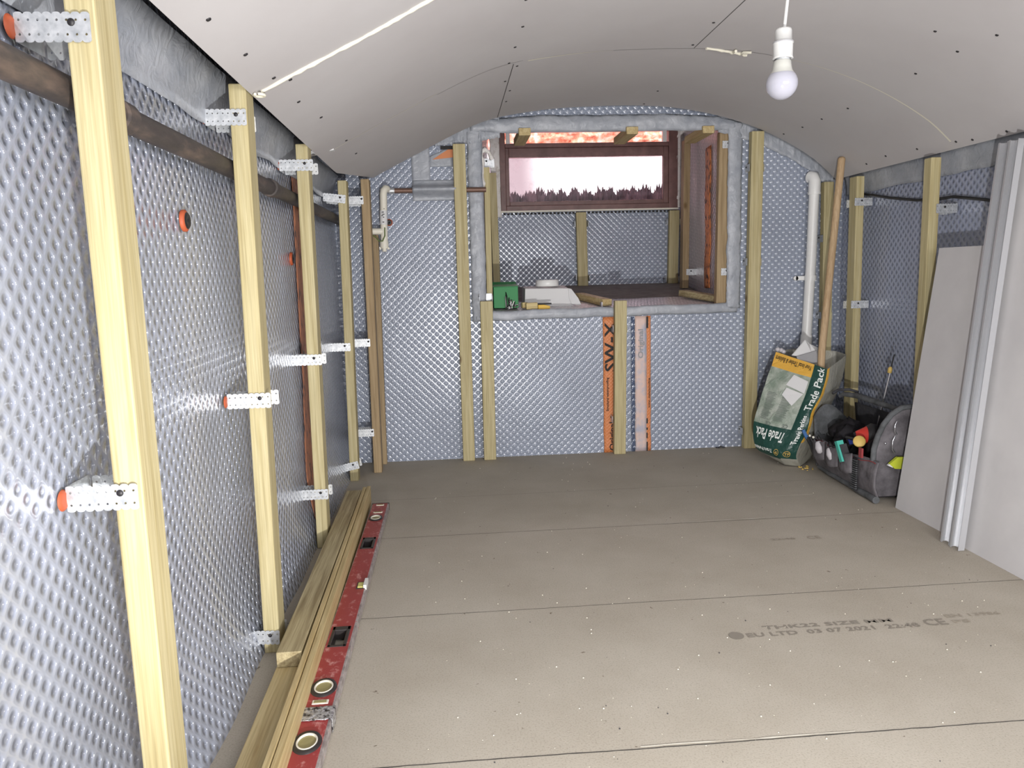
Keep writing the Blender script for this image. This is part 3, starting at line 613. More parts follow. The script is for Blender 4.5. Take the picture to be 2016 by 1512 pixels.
# ---------------------------------------------------------------- brackets
def leg_mesh():
    cu = bpy.data.curves.new('b', 'CURVE'); cu.dimensions = '2D'; cu.fill_mode = 'BOTH'; cu.extrude = .0005
    def poly(pts):
        sp = cu.splines.new('POLY'); sp.points.add(len(pts)-1); sp.use_cyclic_u = True
        for p, q in zip(sp.points, pts): p.co = (q[0], q[1], 0, 1)
    Lg, Hh, k = .10, .019, 8; out = []
    for i in range(k*6+1):
        t = i/(k*6); out.append((Lg*t, -Hh+.0028*(1-abs(math.sin(PI*k*t)))**2*1.0))
    for i in range(k*6+1):
        t = 1-i/(k*6); out.append((Lg*t, Hh-.0028*(1-abs(math.sin(PI*k*t)))**2*1.0))
    poly(out)
    for i in range(k):
        for z in (-.009, .009):
            cx, r = Lg*(i+.5)/k, .0017; poly([(cx+r*math.cos(a*PI/4), z+r*math.sin(a*PI/4)) for a in range(8)])
    ob = bpy.data.objects.new('b', cu); C.objects.link(ob); dg = bpy.context.evaluated_depsgraph_get()
    me = bpy.data.meshes.new_from_object(ob.evaluated_get(dg)); bpy.data.objects.remove(ob); me.name = 'bracket_leg'
    me.materials.clear(); me.materials.append(STEEL); return me
LEG = leg_mesh()
def mesh_obj(name, me, parent, M4):
    o = bpy.data.objects.new(name, me); C.objects.link(o); o.parent = parent; o.matrix_local = M4; return o
b = MB(); b.lathe([(0, .0022), (.0042, .0018), (.005, 0)], (0, 0, 0), (0, 0, 1), 12); _s = b.build('screw', 'screw_dark', None, origin=(0, 0, 0)); SCREWME = _s.data; bpy.data.objects.remove(_s)
b = MB(); b.lathe([(0, .003), (.010, .004), (.014, .002), (.0155, 0)], (0, 0, 0), (0, 0, 1), 20); _s = b.build('washer', 'orange_rubber', None, origin=(0, 0, 0)); WASHME = _s.data; bpy.data.objects.remove(_s)
def bracket(label, base, out, side, gap, length=1.0, tilt=0, washer=True, screw_at=.075, legs=(0, 1), group='perforated steel brackets holding the wall battens'):
    """base: where the bracket meets the wall; out: unit vector into the room; side: unit vector along the wall; gap: distance between its legs"""
    root = thing('steel_bracket', label, 'bracket', base, group)
    out, side = V(out).normalized(), V(side).normalized(); up_ = V((0, 0, 1))
    up_ = (up_+side*0+out*0).normalized(); zt = (Matrix.Rotation(tilt, 3, side) @ up_); o2 = (Matrix.Rotation(tilt, 3, side) @ out)
    for k in legs:
        Mx = Matrix((o2*length, zt, side)).transposed().to_4x4(); Mx.translation = side*(gap*k)
        if k == 1: Mx.translation = side*(gap*k)+out*.004+zt*(-.003)
        mesh_obj('leg', LEG, root, Mx)
    b = MB(); p = [V((0, 0, 0))+side*s_*gap+up_*h for s_, h in ((0, -.018), (1, -.018), (1, .018), (0, .018))]; b.prism([q+V(base) for q in p], out*.001)
    b.build('base_plate', STEEL, root)
    Mx = Matrix((zt, side.cross(zt)*1, -side)).transposed().to_4x4(); Mx = Matrix((o2, zt, -side)).transposed().to_4x4(); Mx.translation = o2*screw_at*length+zt*.006-side*.0008; mesh_obj('screw', SCREWME, root, Mx)
    if washer:
        Mx = Matrix((side, up_, out)).transposed().to_4x4(); Mx.translation = side*(-.004)-out*.003; mesh_obj('washer', WASHME, root, Mx)
    return root
OX, SY = (1, 0, 0), (0, 1, 0)
def lb(label, y, z, x=-.55, tilt=0, ln=1.0, gap=.072, **k): bracket(label, (x, y-.002, z), OX, SY, gap, ln, tilt, **k)
lb('large steel bracket near the top of the nearest left batten', 1.098, 1.285, -.548, ln=.95)
lb('steel bracket with an orange washer at mid height of the nearest left batten', 1.098, .655, -.548, ln=.98)
lb('steel bracket near the top of the second left batten', 1.918, 1.335, -.555, ln=.95)
lb('steel bracket at mid height of the second left batten', 1.918, .662, -.555, ln=1.05)
lb('steel bracket bent at the foot of the second left batten', 1.918, .048, -.565, tilt=.05, ln=.95, washer=False)
lb('steel bracket near the top of the third left batten', 2.698, 1.335, -.552, ln=1.12)
lb('steel bracket at mid height of the third left batten', 2.698, .68, -.556, ln=1.05)
lb('steel bracket near the foot of the third left batten', 2.698, .200, -.562, ln=1.05, washer=False)
lb('steel bracket near the top of the fourth left batten', 3.618, 1.325, -.555, tilt=.12, ln=1.0, washer=False)
lb('steel bracket at mid height of the fourth left batten', 3.618, .642, -.575, ln=1.05, washer=False)
lb('tilted steel bracket near the foot of the fourth left batten', 3.618, .060, -.565, tilt=-.2, ln=1.05, washer=False)
lb('upper steel bracket of the brown corner batten', 3.757, 1.322, -.475, ln=.85, washer=False, screw_at=.09)
lb('middle steel bracket of the brown corner batten', 3.757, .648, -.478, ln=.85, washer=False, screw_at=.09)
lb('lowest steel bracket of the brown corner batten', 3.757, .205, -.482, ln=.85, washer=False, screw_at=.09)
OB = (0, -1, 0); SXn = (1, 0, 0)
def bb(label, x, z, gap, y=YB-.003, ln=.62, **k): bracket(label, (x, y, z), OB, SXn, gap, ln, 0, washer=False, screw_at=.03, **k)
bb('small bracket at the top of the short centre batten', .836, .665, .072); bb('small bracket near the foot of the short centre batten', .828, .188, .072)
bb('bracket folded over the head of the short left batten', .148, .845, .066, ln=.7)
bb('upper bracket of the tall batten right of the niche', 1.545, 1.465, .076); bb('middle bracket of the tall batten right of the niche', 1.540, .99, .076); bb('low bracket of the tall batten right of the niche', 1.530, .095, .08)
bb('upper bracket of the corner batten behind the round pole', 1.943, 1.10, .06); bb('lower bracket of the corner batten behind the round pole', 1.945, .70, .06)
for lab, x, z in (('upper bracket of the centre batten under the window', .832, 1.28), ('lower bracket of the centre batten under the window', .836, .925), ('upper bracket of the batten under the right end of the window', 1.45, 1.28), ('lower bracket of the batten under the right end of the window', 1.44, .90)):
    bb(lab, x, z, .088, y=YN-.004, ln=.7)
OL = (-1, 0, 0)
def rb(label, x, y, z, ln=.9, gap=.07, **k): bracket(label, (x, y, z), OL, SY, gap, ln, 0, washer=False, screw_at=.06, **k)
rb('upper bracket of the knotty batten on the right wall', 2.066, 3.675, 1.262); rb('lower bracket of the knotty batten on the right wall', 2.066, 3.675, .765)
rb('bracket of the batten on the right wall above the leaning plasterboard', 2.066, 3.034, 1.175, gap=.056)
rb('upper bracket at the right front edge of the niche', 1.50, 3.984, 1.59, ln=.75, gap=.045); rb('lower bracket at the right front edge of the niche', 1.50, 3.984, .942, ln=.75, gap=.045)
rb('bracket low on the right side of the niche behind the orange strip', 1.55, 4.745, .945, ln=.75, gap=.064)
bracket('small bracket at the top of the left niche batten beside the window', (.195, 4.06, 1.53), (1, 0, 0), (0, 1, 0), .03, .55, 0, washer=False, screw_at=.03)
# round fixings on the wall
def fixing(label, p, n, r=.021):
    root = thing('wall_fixing', label, 'fixing', p, 'round wall fixings'); n = V(n)
    b = MB(); b.lathe([(r*1.08, -.002), (r*1.1, .004), (r*.8, .008), (r*.7, .006)], p, n, 24); b.build('washer', 'orange_rubber', root)
    b = MB(); b.lathe([(r*.98, .005), (r*.7, .010), (r*.25, .008), (0, .006)], p, n, 24); b.build('plug', 'black_plastic', root)
fixing('round black plug with an orange washer between the first two left battens', (-.552, 1.70, 1.083), OX)
fixing('round black and orange plug beside the rusty strip on the left wall', (-.553, 2.80, 1.03), OX)
fixing('round dark plug on the back wall beside the white capped pipe', (-.291, YB-.004, 1.232), OB, .016)

# ---------------------------------------------------------------- pipes and cables
b = MB(); b.tube([(-.526, y, 1.222+.018*(y-1)/3+.002*nz(y*2, 0)) for y in lin(-.9, 3.93, 40)], .0215, 16)
root = b.build('iron_pipe', RUST); tag(root, 'old rusty iron pipe running along the left wall behind the battens', 'pipe')
for y in (2.42, 1.35):
    b = MB(); b.tube([(-.526, y-.02, 1.222+.018*(y-1)/3), (-.526, y+.02, 1.222+.018*(y-1)/3)], .027, 16); b.build('pipe_clip', RUST, root)
root = thing('capped_pipe', 'white capped pipe with a side branch in the far left corner', 'pipe', (-.31, 3.885, 1.085))
b = MB(); b.tube([(-.289, 3.91, 1.388), (-.296, 3.89, 1.388), (-.303, 3.885, 1.378), (-.306, 3.885, 1.36), (-.313, 3.885, 1.10)], .0175, 16); b.build('pipe', 'offwhite_plastic', root)
b = MB(); b.tube([(-.312, 3.885, 1.183), (-.37, 3.872, 1.183)], .0155, 16); b.build('branch', 'offwhite_plastic', root)
b = MB(); b.tube([(-.313, 3.885, 1.135), (-.313, 3.885, 1.105)], .021, 16); b.tube([(-.313, 3.885, 1.105), (-.313, 3.885, 1.085)], .011, 12); b.box(-.337, -.329, 3.88, 3.89, 1.095, 1.105); b.box(-.297, -.289, 3.88, 3.89, 1.095, 1.105); b.build('end_cap', 'offwhite_plastic', root)
b = MB(); b.tube([(-.309, 3.885, 1.283), (-.311, 3.885, 1.215)], .0188, 16); lbl = b.build('paper_label', 'white_card', root)
b = MB()
for z, x0, x1 in ((1.272, -.316, -.306), (1.262, -.314, -.303), (1.256, -.318, -.310), (1.248, -.312, -.305), (1.225, -.315, -.306), (1.288, -.306, -.302)): b.box(x0, x1, 3.864, 3.8655, z, z+.0035)
b.build('writing', 'ink', lbl)
b = MB(); b.tube([(-.305, 3.864, 1.20), (-.306, 3.860, 1.16), (-.318, 3.858, 1.135), (-.335, 3.860, 1.135), (-.352, 3.866, 1.155), (-.368, 3.872, 1.165)], .003, 8); b.build('earth_wire', 'earth_wire', root)
root = thing('copper_pipe', 'thin copper pipe running across the back wall under grey tape towards the niche', 'pipe', (-.05, 3.96, 1.37))
b = MB(); b.tube([(-.285, 3.95, 1.384), (.03, 3.953, 1.383), (.20, 3.955, 1.382)], .0125, 14); b.build('pipe', COP, root)
b = MB(); b.tube([(-.283, 3.95, 1.384), (-.255, 3.95, 1.384)], .0155, 14); b.build('fitting', STEEL, root)
# plastered pipe inside niche left
b = MB(); b.tube([(.185+.004*math.sin(i*1.3), 4.005, 1.40+i*.019) for i in range(10)]+[(.20, 4.01, 1.585), (.225, 4.03, 1.575), (.24, 4.05, 1.545)], [.012+.003*math.sin(i*2.1) for i in range(13)], 10)
tag(b.build('plastered_pipe', PLA), 'white plastered pipe bend at the upper left front corner of the niche', 'pipe')
root = thing('waste_pipe', 'white plastic waste pipe down the right side of the back wall', 'pipe', (1.86, 3.93, .2))
b = MB(); b.tube([(1.897, 3.935, 1.395), (1.890, 3.935, 1.0), (1.874, 3.935, .55), (1.862, 3.935, .2)], .0255, 24); b.build('pipe', 'white_plastic', root)
b = MB(); b.tube([(1.897, 3.935, 1.335), (1.897, 3.935, 1.395), (1.895, 3.94, 1.41), (1.885, 3.965, 1.418)], .030, 24); b.tube([(1.897, 3.935, 1.325), (1.897, 3.935, 1.337)], .032, 24); b.build('elbow', 'white_plastic', root)
b = MB(); b.tube([(1.8755, 3.935, .60), (1.872, 3.935, .52)], .029, 24); b.build('coupling', 'white_plastic', root)
b = MB(); b.tube([(1.888, 3.935, .885), (1.889, 3.935, .912)], .0295, 24); b.bar((1.875, 3.962, .898), (1.822, 3.962, .898), .022, .008); b.lathe([(0, .004), (.012, .004), (.012, -.004)], (1.822, 3.962, .898), (0, -1, 0), 16)
cl = b.build('pipe_clip', 'white_plastic', root); b = MB(); b.lathe([(0, .0055), (.0045, .005), (.0045, .003)], (1.824, 3.962, .898), (0, -1, 0), 10); b.build('screw', 'screw_dark', cl)
b = MB(); b.tube([(1.806-.02, 3.62-.02, .12), (1.806, 3.62, .55), (1.916, 3.70, 1.468)], .0175, 16); b.lathe([(.0175, 0), (.014, .007), (.007, .011), (0, .012)], (1.916, 3.70, 1.468), (.12, .09, 1), 16)
tag(b.build('wooden_pole', WD), 'round wooden pole standing in the sack and leaning into the right corner', 'pole')
b = MB(); cp = [(2.02, 3.77, 1.33), (2.045, 3.72, 1.303), (2.055, 3.5, 1.262), (2.057, 3.3, 1.232), (2.055, 3.12, 1.222), (2.055, 3.05, 1.222), (2.056, 2.95, 1.206), (2.058, 2.85, 1.19), (2.057, 2.7, 1.155), (2.057, 2.4, 1.14), (2.057, 1.6, 1.13)]
b.tube(cp, .0062, 10); tag(b.build('black_cable', 'black_plastic'), 'thick black cable sagging along the right wall', 'cable')

mat('lamp_white', (186, 186, 184), .35); mat('bulb_base', (172, 172, 166), .4)
# ---------------------------------------------------------------- pendant bulb
root = thing('pendant_light', 'unlit white bulb hanging on a short white cable from the vaulted ceiling', 'lamp', (.706, 1.62, 1.298))
b = MB(); b.tube([(.722, 1.62, vz(.722)-.001), (.718, 1.62, 1.62), (.713, 1.62, 1.50), (.707, 1.62, 1.438)], .0035, 10); b.build('cable', 'lamp_white', root)
b = MB(); b.lathe([(.0, .062), (.008, .061), (.0155, .059), (.017, .055), (.0175, .034), (.0205, .033), (.0205, .030), (.0195, .029), (.0195, .004), (.021, .0), (.016, 0), (.014, .004)], (.7055, 1.62, 1.380), (0, 0, 1), 32); b.build('lamp_holder', 'lamp_white', root)
b = MB(); b.lathe([(.0206, .0335), (.0211, .032), (.0206, .0305)], (.7055, 1.62, 1.380), (0, 0, 1), 32); b.build('holder_ring', 'grey_card', root)
b = MB(); b.lathe([(.0138, .0), (.0142, -.012)], (.7055, 1.62, 1.386), (0, 0, 1), 28); b.build('bulb_cap', STEEL, root)
c0 = V((.7045, 1.62, 1.331)); prof = [(.0155, .046), (.0175, .044), (.0185, .034), (.0205, .026), (.0245, .0195)]
prof2 = [(.0250, .0195)]+[(.0318*math.cos(a), .0318*math.sin(a)) for a in lin(.62, -PI/2, 18)]
b = MB(); b.lathe(prof, c0, (0, 0, 1), 36); b.build('bulb_neck', 'bulb_base', root)
mat('bulb_glass', (158, 158, 168), .12, spec=.6)
b = MB(); b.lathe(prof2, c0, (0, 0, 1), 36); b.build('bulb_globe', 'bulb_glass', root)

# ---------------------------------------------------------------- spirit level
LX0, LX1, LH = -.352, -.284, .030
root = thing('spirit_level', 'long worn red spirit level lying on the floor beside the pine battens', 'spirit level', (-.318, 2.2, 0))
y0, y1 = 1.28, 3.125; holes = [(1.87, 1.985), (2.585, 2.70)]
def lvl(mbx, xa, xb, za, zb):
    ys = y0
    for h0, h1 in holes+[(y1, y1)]:
        mbx.box(xa, xb, ys, h0, za, zb)
        if h1 > h0: mbx.box(xa, xa+.007, h0, h1, za, zb); mbx.box(xb-.008, xb, h0, h1, za, zb)
        ys = h1
b = MB(); lvl(b, LX0+.0, LX1, .003, LH-.001); b.build('body', ALU, root, bevel=.001)
b = MB(); lvl(b, LX0+.003, LX1-.006, LH-.0015, LH+.0006); b.build('red_face', RED, root)
for h0, h1 in holes:
    b = MB(); cx, cy_ = (LX0+LX1)/2-.001, (h0+h1)/2
    b.box(LX0+.008, LX0+.017, h0, h1, .004, LH+.002); b.box(LX1-.022, LX1-.012, h0, h1, .004, LH+.002); b.box(LX0+.008, LX1-.012, h0, h0+.010, .004, LH+.002); b.box(LX0+.008, LX1-.012, h1-.022, h1, .004, LH+.002)
    b.build('hand_hole', 'vial_dark', root, bevel=.002)
    b = MB(); b.box(LX0+.015, LX1-.019, h0+.006, h1-.06, .003, .006); b.build('hole_lining', RED, root)
def ring(y, rx, ry):
    b = MB(); c_ = V(((LX0+LX1)/2-.002, y, LH+.0006)); n = 32
    for r0, h in ((1.0, .0035),): b.add([c_+V((rx*k*math.cos(2*PI*i/n), ry*k*math.sin(2*PI*i/n), z)) for k, z in ((1.42, 0), (1.32, .004), (1.0, .004), (.9, .0005)) for i in range(n)], [(j*n+i, j*n+(i+1) % n, (j+1)*n+(i+1) % n, (j+1)*n+i) for j in range(3) for i in range(n)], 0, True)
    r_ = b.build('vial_ring', 'vial_dark', root)
    b = MB(); b.add([c_+V((rx*k*math.cos(2*PI*i/n), ry*k*math.sin(2*PI*i/n), z)) for k, z in ((1.02, .004), (.98, .0052), (.86, .0045), (.84, .001)) for i in range(n)], [(j*n+i, j*n+(i+1) % n, (j+1)*n+(i+1) % n, (j+1)*n+i) for j in range(3) for i in range(n)], 0, True); b.build('rim', 'offwhite_plastic', r_)
    b = MB(); b.add([c_+V((rx*.86*math.cos(2*PI*i/n), ry*.86*math.sin(2*PI*i/n), .0015)) for i in range(n)], [tuple(range(n))]); b.build('vial', 'vial_olive', r_)
ring(1.672, .021, .028); ring(1.462, .021, .028); ring(2.925, .019, .026)
for y, wx, wy in ((1.612, .018, .012), (3.00, .018, .010), (3.10, .016, .012)):
    b = MB(); c_ = V(((LX0+LX1)/2, y, LH+.0005)); b.bar(c_+V((-wx, 0, 0)), c_+V((wx, 0, 0)), .004, wy*1.4); o = b.build('handle_slot', 'offwhite_plastic', root, bevel=.0015)
    b = MB(); b.bar(c_+V((-wx*.75, 0, .0016)), c_+V((wx*.75, 0, .0016)), .0022, wy*.8); b.build('slot', 'vial_olive', o)
b = MB(); b.box(LX1-.030, LX1-.004, 2.235, 2.285, LH-.001, LH+.0025, 0); o = b.build('centre_vial', 'vial_dark', root)
b = MB(); b.box(LX1-.026, LX1-.010, 2.24, 2.272, LH+.002, LH+.006); b.build('vial', 'vial_yellow', o)
b = MB(); b.box(LX1-.008, LX1+.001, 2.235, 2.29, LH-.004, LH+.012); b.build('vial_plate', 'white_plastic', o)
b = MB(); b.grid(lambda a, c_: (LX0-.002+(LX1-LX0+.004)*a, 1.538+.052*c_+.002*nz(a*6, c_*5), LH+.003+.003*nz(a*13, c_*11)), 20, 12); b.grid(lambda a, c_: (LX1+.002+.001*nz(a*5, c_*9), 1.538+.052*a, .002+(LH+.001)*c_), 8, 6)
b.build('foil_wrap', FOIL, root, solid=.001)
b = MB(); b.box(LX0-.001, LX1+.001, y1-.002, y1+.006, .001, LH+.001); b.build('end_cap', 'vial_dark', root, bevel=.001)

# ---------------------------------------------------------------- leaning plasterboards and steel tracks
def panel(label, p, th, m, name='plasterboard'):
    bl, br, tr_, tl_ = [V(q) for q in p]; n = (br-bl).cross(tl_-bl).normalized()*th
    if n.x < 0: n = -n
    b = MB(); b.prism([bl, br, tr_, tl_], n); o = b.build(name, m, bevel=.001); return tag(o, label, 'plasterboard')
panel('low grey plasterboard sheet leaning on the right wall behind the steel tracks', ((1.728, 2.822, 0), (1.718, 2.10, 0), (1.905, 2.17, 1.012), (1.905, 2.895, 1.014)), .0125, PB)
def lean(y, z, d=0, base=1.698): return V((base+.185*z-.004*(2.4-y)-d, y+.125*z, z))
panel('tall grey plasterboard sheet leaning at the right edge behind the tracks', (lean(2.375, 0, .0), (1.675, .9, 0), (1.675+.24, 1.05, 1.36), lean(2.375, 1.36, .0)), .0125, PB)
def track(label, ya, yb, d0):
    root = thing('steel_track', label, 'track', lean((ya+yb)/2, 0, d0), 'steel tracks leaning on the right wall')
    def pl(a, b_, da, db, mat_='track_steel', nm='web'):
        bx = MB(); q = [lean(a, .002, d0+da), lean(b_, .002, d0+db), lean(b_, 1.36, d0+db), lean(a, 1.36, d0+da)]; e = (q[1]-q[0]).cross(q[3]-q[0]).normalized()*.0012
        bx.prism(q, e); bx.build(nm, mat_, root)
    pl(ya, ya, 0, .022, nm='flange'); pl(yb, yb, 0, .022, nm='flange')
    pl(ya, yb+(ya-yb)*.55, .0, .0); pl(yb+(ya-yb)*.55, yb+(ya-yb)*.45, .0, .004); pl(yb+(ya-yb)*.45, yb, .0, .0)
    pl(ya, ya-.009, .022, .022, nm='lip')
    return root
t1 = track('steel drywall track leaning on the right wall, far one of the pair', 2.435, 2.392, .016)
t2 = track('steel drywall track leaning on the right wall, near one of the pair', 2.382, 2.338, .018)
q0 = lean(2.36, .63, .0195)
b = MB()
vs, fs = text_pts('C 94 MM/M', .02); ez = (lean(2.36, .7, 0)-lean(2.36, .6, 0)).normalized(); ey = (lean(2.35, .6, 0)-lean(2.36, .6, 0)).normalized()
b.add([q0+ez*(-v_[0]*.9+.06)+ey*(-v_[1]*.8+.006) for v_ in vs], fs); b.build('printed_marking', 'ink', t2, recalc=False)

# ---------------------------------------------------------------- things on the niche ledge
def ledge(y): return .765+(y-YB)*.0945
root = thing('green_box', 'open bright green cardboard box on the left end of the niche ledge', 'box', (.295, 4.14, ledge(4.08)))
z0 = ledge(4.14)+.002
b = MB(); b.box(.230, .360, 4.08, 4.20, z0, z0+.112); b.build('carton', 'green_card', root, bevel=.002)
b = MB(); b.prism([(.228, 4.20, z0+.112), (.362, 4.20, z0+.112), (.362, 4.24, z0+.135), (.228, 4.24, z0+.135)], (0, .001, .002)); b.prism([(.228, 4.08, z0+.112), (.362, 4.08, z0+.112), (.355, 4.14, z0+.122), (.235, 4.14, z0+.122)], (0, 0, .002)); b.build('flap', 'green_card', root)
# black and white wire tangle in front of the box
b = MB(); b2 = MB(); random.seed(5)
for k in range(5):
    pts = []; x, z = .30+random.uniform(-.02, .02), ledge(4.05)+.01
    for i in range(9):
        pts.append((x, 4.062+random.uniform(-.012, .008), z)); x += random.uniform(-.014, .018); z = ledge(4.05)+.006+abs(random.gauss(0, .028))
    (b if k % 2 else b2).tube(pts, .0028, 6)
root = thing('wire_tangle', 'small black and white tangle of wire in front of the green box', 'wire', (.305, 4.06, ledge(4.06))); b.build('black_wire', 'black_plastic', root); b2.build('white_wire', 'white_plastic', root)
root = thing('white_carton', 'white cardboard carton with an open side flap on the niche ledge', 'carton', (.55, 4.22, ledge(4.2)))
z0 = ledge(4.15)+.001
b = MB(); b.hexa([(.400, 4.15, z0), (.668, 4.15, z0-.002), (.67, 4.33, z0+.014), (.40, 4.33, z0+.014), (.405, 4.155, z0+.098), (.640, 4.155, z0+.094), (.64, 4.33, z0+.108), (.405, 4.33, z0+.108)]); b.build('carton', 'white_card', root, bevel=.002)
b = MB(); b.prism([(.640, 4.15, z0+.094), (.655, 4.145, z0+.09), (.69, 4.135, z0+.04), (.705, 4.13, z0+.004), (.69, 4.13, z0+.0), (.655, 4.14, z0+.01), (.642, 4.145, z0+.04)], (0, .002, 0)); b.build('flap', 'white_card', root)
b = MB(); b.lathe([(.050, 0), (.060, .0), (.064, .003), (.062, .034), (.058, .036), (.048, .036), (.050, 0)], (.535, 4.24, z0+.106), (0, 0, 1), 40); tag(b.build('tape_roll', 'white_plastic'), 'white ring lying on top of the white carton', 'ring')
b = MB(); b.bar((.395, 4.035, ledge(4.04)+.020), (.455, 4.035, ledge(4.04)+.022), .034, .05, (0, 0, 1)); b.bar((.395, 4.06, ledge(4.04)+.024), (.39, 4.09, ledge(4.04)+.024), .03, .03)
tag(b.build('wood_offcut', WX, bevel=.002), 'small wood offcut in front of the white carton', 'offcut')
root = thing('yellow_tool', 'yellow and black hand tool beside the wood offcut on the ledge', 'tool', (.49, 4.04, ledge(4.04)))
zz = ledge(4.04); b = MB(); b.prism([(.458, 4.02, zz+.002), (.52, 4.02, zz+.002), (.522, 4.02, zz+.018), (.49, 4.02, zz+.026), (.458, 4.02, zz+.026)], (0, .03, 0)); b.build('body', 'tool_yellow', root, bevel=.002)
b = MB(); b.box(.45, .53, 4.028, 4.05, zz+.026, zz+.034); b.build('blade', 'bag_dark', root)

# ---------------------------------------------------------------- trade pack sack
R_ = [[(1.554, 3.600, 0.026), (1.587, 3.520, 0.009), (1.654, 3.500, 0.003), (1.745, 3.580, 0.020), (1.796, 3.720, 0.030), (1.643, 3.740, 0.035)],
      [(1.479, 3.620, 0.085), (1.551, 3.500, 0.073), (1.620, 3.470, 0.072), (1.769, 3.580, 0.076), (1.857, 3.740, 0.103), (1.578, 3.780, 0.099)],
      [(1.477, 3.640, 0.199), (1.601, 3.500, 0.176), (1.667, 3.470, 0.179), (1.817, 3.600, 0.197), (1.890, 3.760, 0.217), (1.598, 3.800, 0.222)],
      [(1.509, 3.660, 0.284), (1.651, 3.520, 0.274), (1.695, 3.480, 0.269), (1.871, 3.620, 0.294), (1.93, 3.780, 0.305), (1.631, 3.820, 0.324)],
      [(1.557, 3.680, 0.412), (1.700, 3.540, 0.375), (1.750, 3.500, 0.355), (1.930, 3.650, 0.400), (1.965, 3.79, 0.407), (1.692, 3.830, 0.412)],
      [(1.618, 3.720, 0.538), (1.752, 3.580, 0.485), (1.799, 3.540, 0.465), (1.955, 3.660, 0.519), (1.97, 3.80, 0.523), (1.766, 3.840, 0.540)]]
def sack(t, s):
    s = min(max(s, 0), 5); k = min(int(s), 4); f = s-k; i = int(t) % 6; g = t-int(t)
    def pt(kk):
        kk = min(max(kk, 0), 5); return V(R_[kk][i])*(1-g)+V(R_[kk][(i+1) % 6])*g
    a, b_, c_, d_ = pt(k-1), pt(k), pt(k+1), pt(k+2)
    p = .5*((2*b_)+(-a+c_)*f+(2*a-5*b_+4*c_-d_)*f*f+(-a+3*b_-3*c_+d_)*f**3)
    cen = sum((V(q) for q in R_[k]), V((0, 0, 0)))/6; o_ = V((p.x-cen.x, p.y-cen.y, 0)).normalized()
    return p+o_*(.012*math.sin(PI*g)*math.sin(PI*min(1, s/5*1.02))+.005*nz(t*2.3, s*1.9, 2))
def sn(t, s):
    e = .02; a = sack(t+e if t+e < int(t)+1 else t, s)-sack(t-e if t-e >= int(t) else t, s); b_ = sack(t, s+e)-sack(t, s-e); n = a.cross(b_).normalized()
    return n if n.y < 0 or (n.x < 0) else -n
def smi(u_, v_):
    t, s = u_*6, v_*5
    if t < 1: return 3 if s < .55 else 0 if s < 2.05 else 1 if s < 4.4 else 2
    if t < 2: return 3 if s < .7 else 0
    if t < 2.12: return 2 if 1.5 < s < 5 else 3
    return 3
root = thing('trade_sack', 'open plastic sack with dark green and yellow panels standing by the right corner', 'sack', (1.66, 3.62, 0))
b = MB(); b.grid(lambda a, c_: sack(min(a*6, 5.9999) if a < 1 else 0, c_*5), 96, 60, smi)
b.add([sack(i/4, 0) for i in range(24)]+[V((1.66, 3.6, .004))], [(i, (i+1) % 24, 24) for i in range(24)], 3)
b.build('sack_film', ['sack_green', 'sack_print', 'sack_yellow', 'sack_clear'], root)
def on_sack(t, s, off=.003): return sack(t, s)+sn(t, s)*off
WF, HS = .19, .095
def front_inv(t0, s0): return lambda a, c_: on_sack(min(.995, max(.005, t0-a/WF)), s0-c_/HS)
def guss(t0, s0): return lambda a, c_: on_sack(min(1.98, max(1.02, t0-c_/.075)), s0+a/HS)
put_text('lettering', 'Trade Pack', .056, front_inv(.93, 1.88), 'sack_lettering', root, fit=.155)
put_text('lettering', 'Travis Perkins', .026, front_inv(.72, 1.12), 'sack_lettering', root, fit=.13)
put_text('lettering', 'Your local Timber & Builders', .026, front_inv(.96, 4.82), 'sack_lettering_dark', root, fit=.175, shear=.2)
put_text('lettering', 'Trade Pack', .050, guss(1.78, 3.05), 'sack_lettering', root, fit=.178)
put_text('lettering', 'Travis Perkins', .032, guss(1.66, 1.45), 'sack_lettering', root, fit=.128)
b = MB()
for c0_, fn in (((.87, 1.0), 0), ((1.42, .98), 1)):
    n = 24; rad = .016
    def q(k, a):
        return on_sack(c0_[0]+rad*k*math.cos(a)/(WF if not fn else .075), c0_[1]+rad*k*math.sin(a)/HS, .004)
    b.add([q(k, 2*PI*i/n) for k in (1, .86) for i in range(n)], [(i, (i+1) % n, n+(i+1) % n, n+i) for i in range(n)])
    if fn: put_text('', 'TP', .02, lambda a, c_: on_sack(c0_[0]+(a-.011)/.075, c0_[1]+(c_-.007)/HS, .004), None, None, mb=b)
    else: put_text('', 'TP', .018, lambda a, c_: on_sack(c0_[0]-(a-.010)/WF, c0_[1]-(c_-.006)/HS, .004), None, None, mb=b)
b.build('emblem', 'sack_gold', root, recalc=False)
b = MB(); random.seed(9)   # rows of small print on the front panel
for col in (.16, .52):
    for r_i in range(24):
        s = 3.55-r_i*.052; t0 = col+random.uniform(0, .02); t1_ = col+random.uniform(.18, .26)
        b.add([on_sack(t0, s), on_sack(t1_, s), on_sack(t1_, s+.02), on_sack(t0, s+.02)], [(0, 1, 2, 3)])
b.build('small_print', 'print_small', root)
put_text('lettering', 'CE', .022, front_inv(.50, 2.25), 'print_small', root); put_text('lettering', 'CE', .022, front_inv(.9, 2.25), 'print_small', root)
b = MB(); b.add([on_sack(t, s, .004) for t, s in ((.52, 3.95), (.97, 3.75), (.97, 4.25), (.62, 4.35))], [(0, 1, 2, 3)]); b.add([on_sack(t, s, .004) for t, s in ((.50, 3.55), (.80, 3.15), (.95, 3.72), (.55, 3.85))], [(0, 1, 2, 3)]); b.build('paper_label', 'white_card', root)
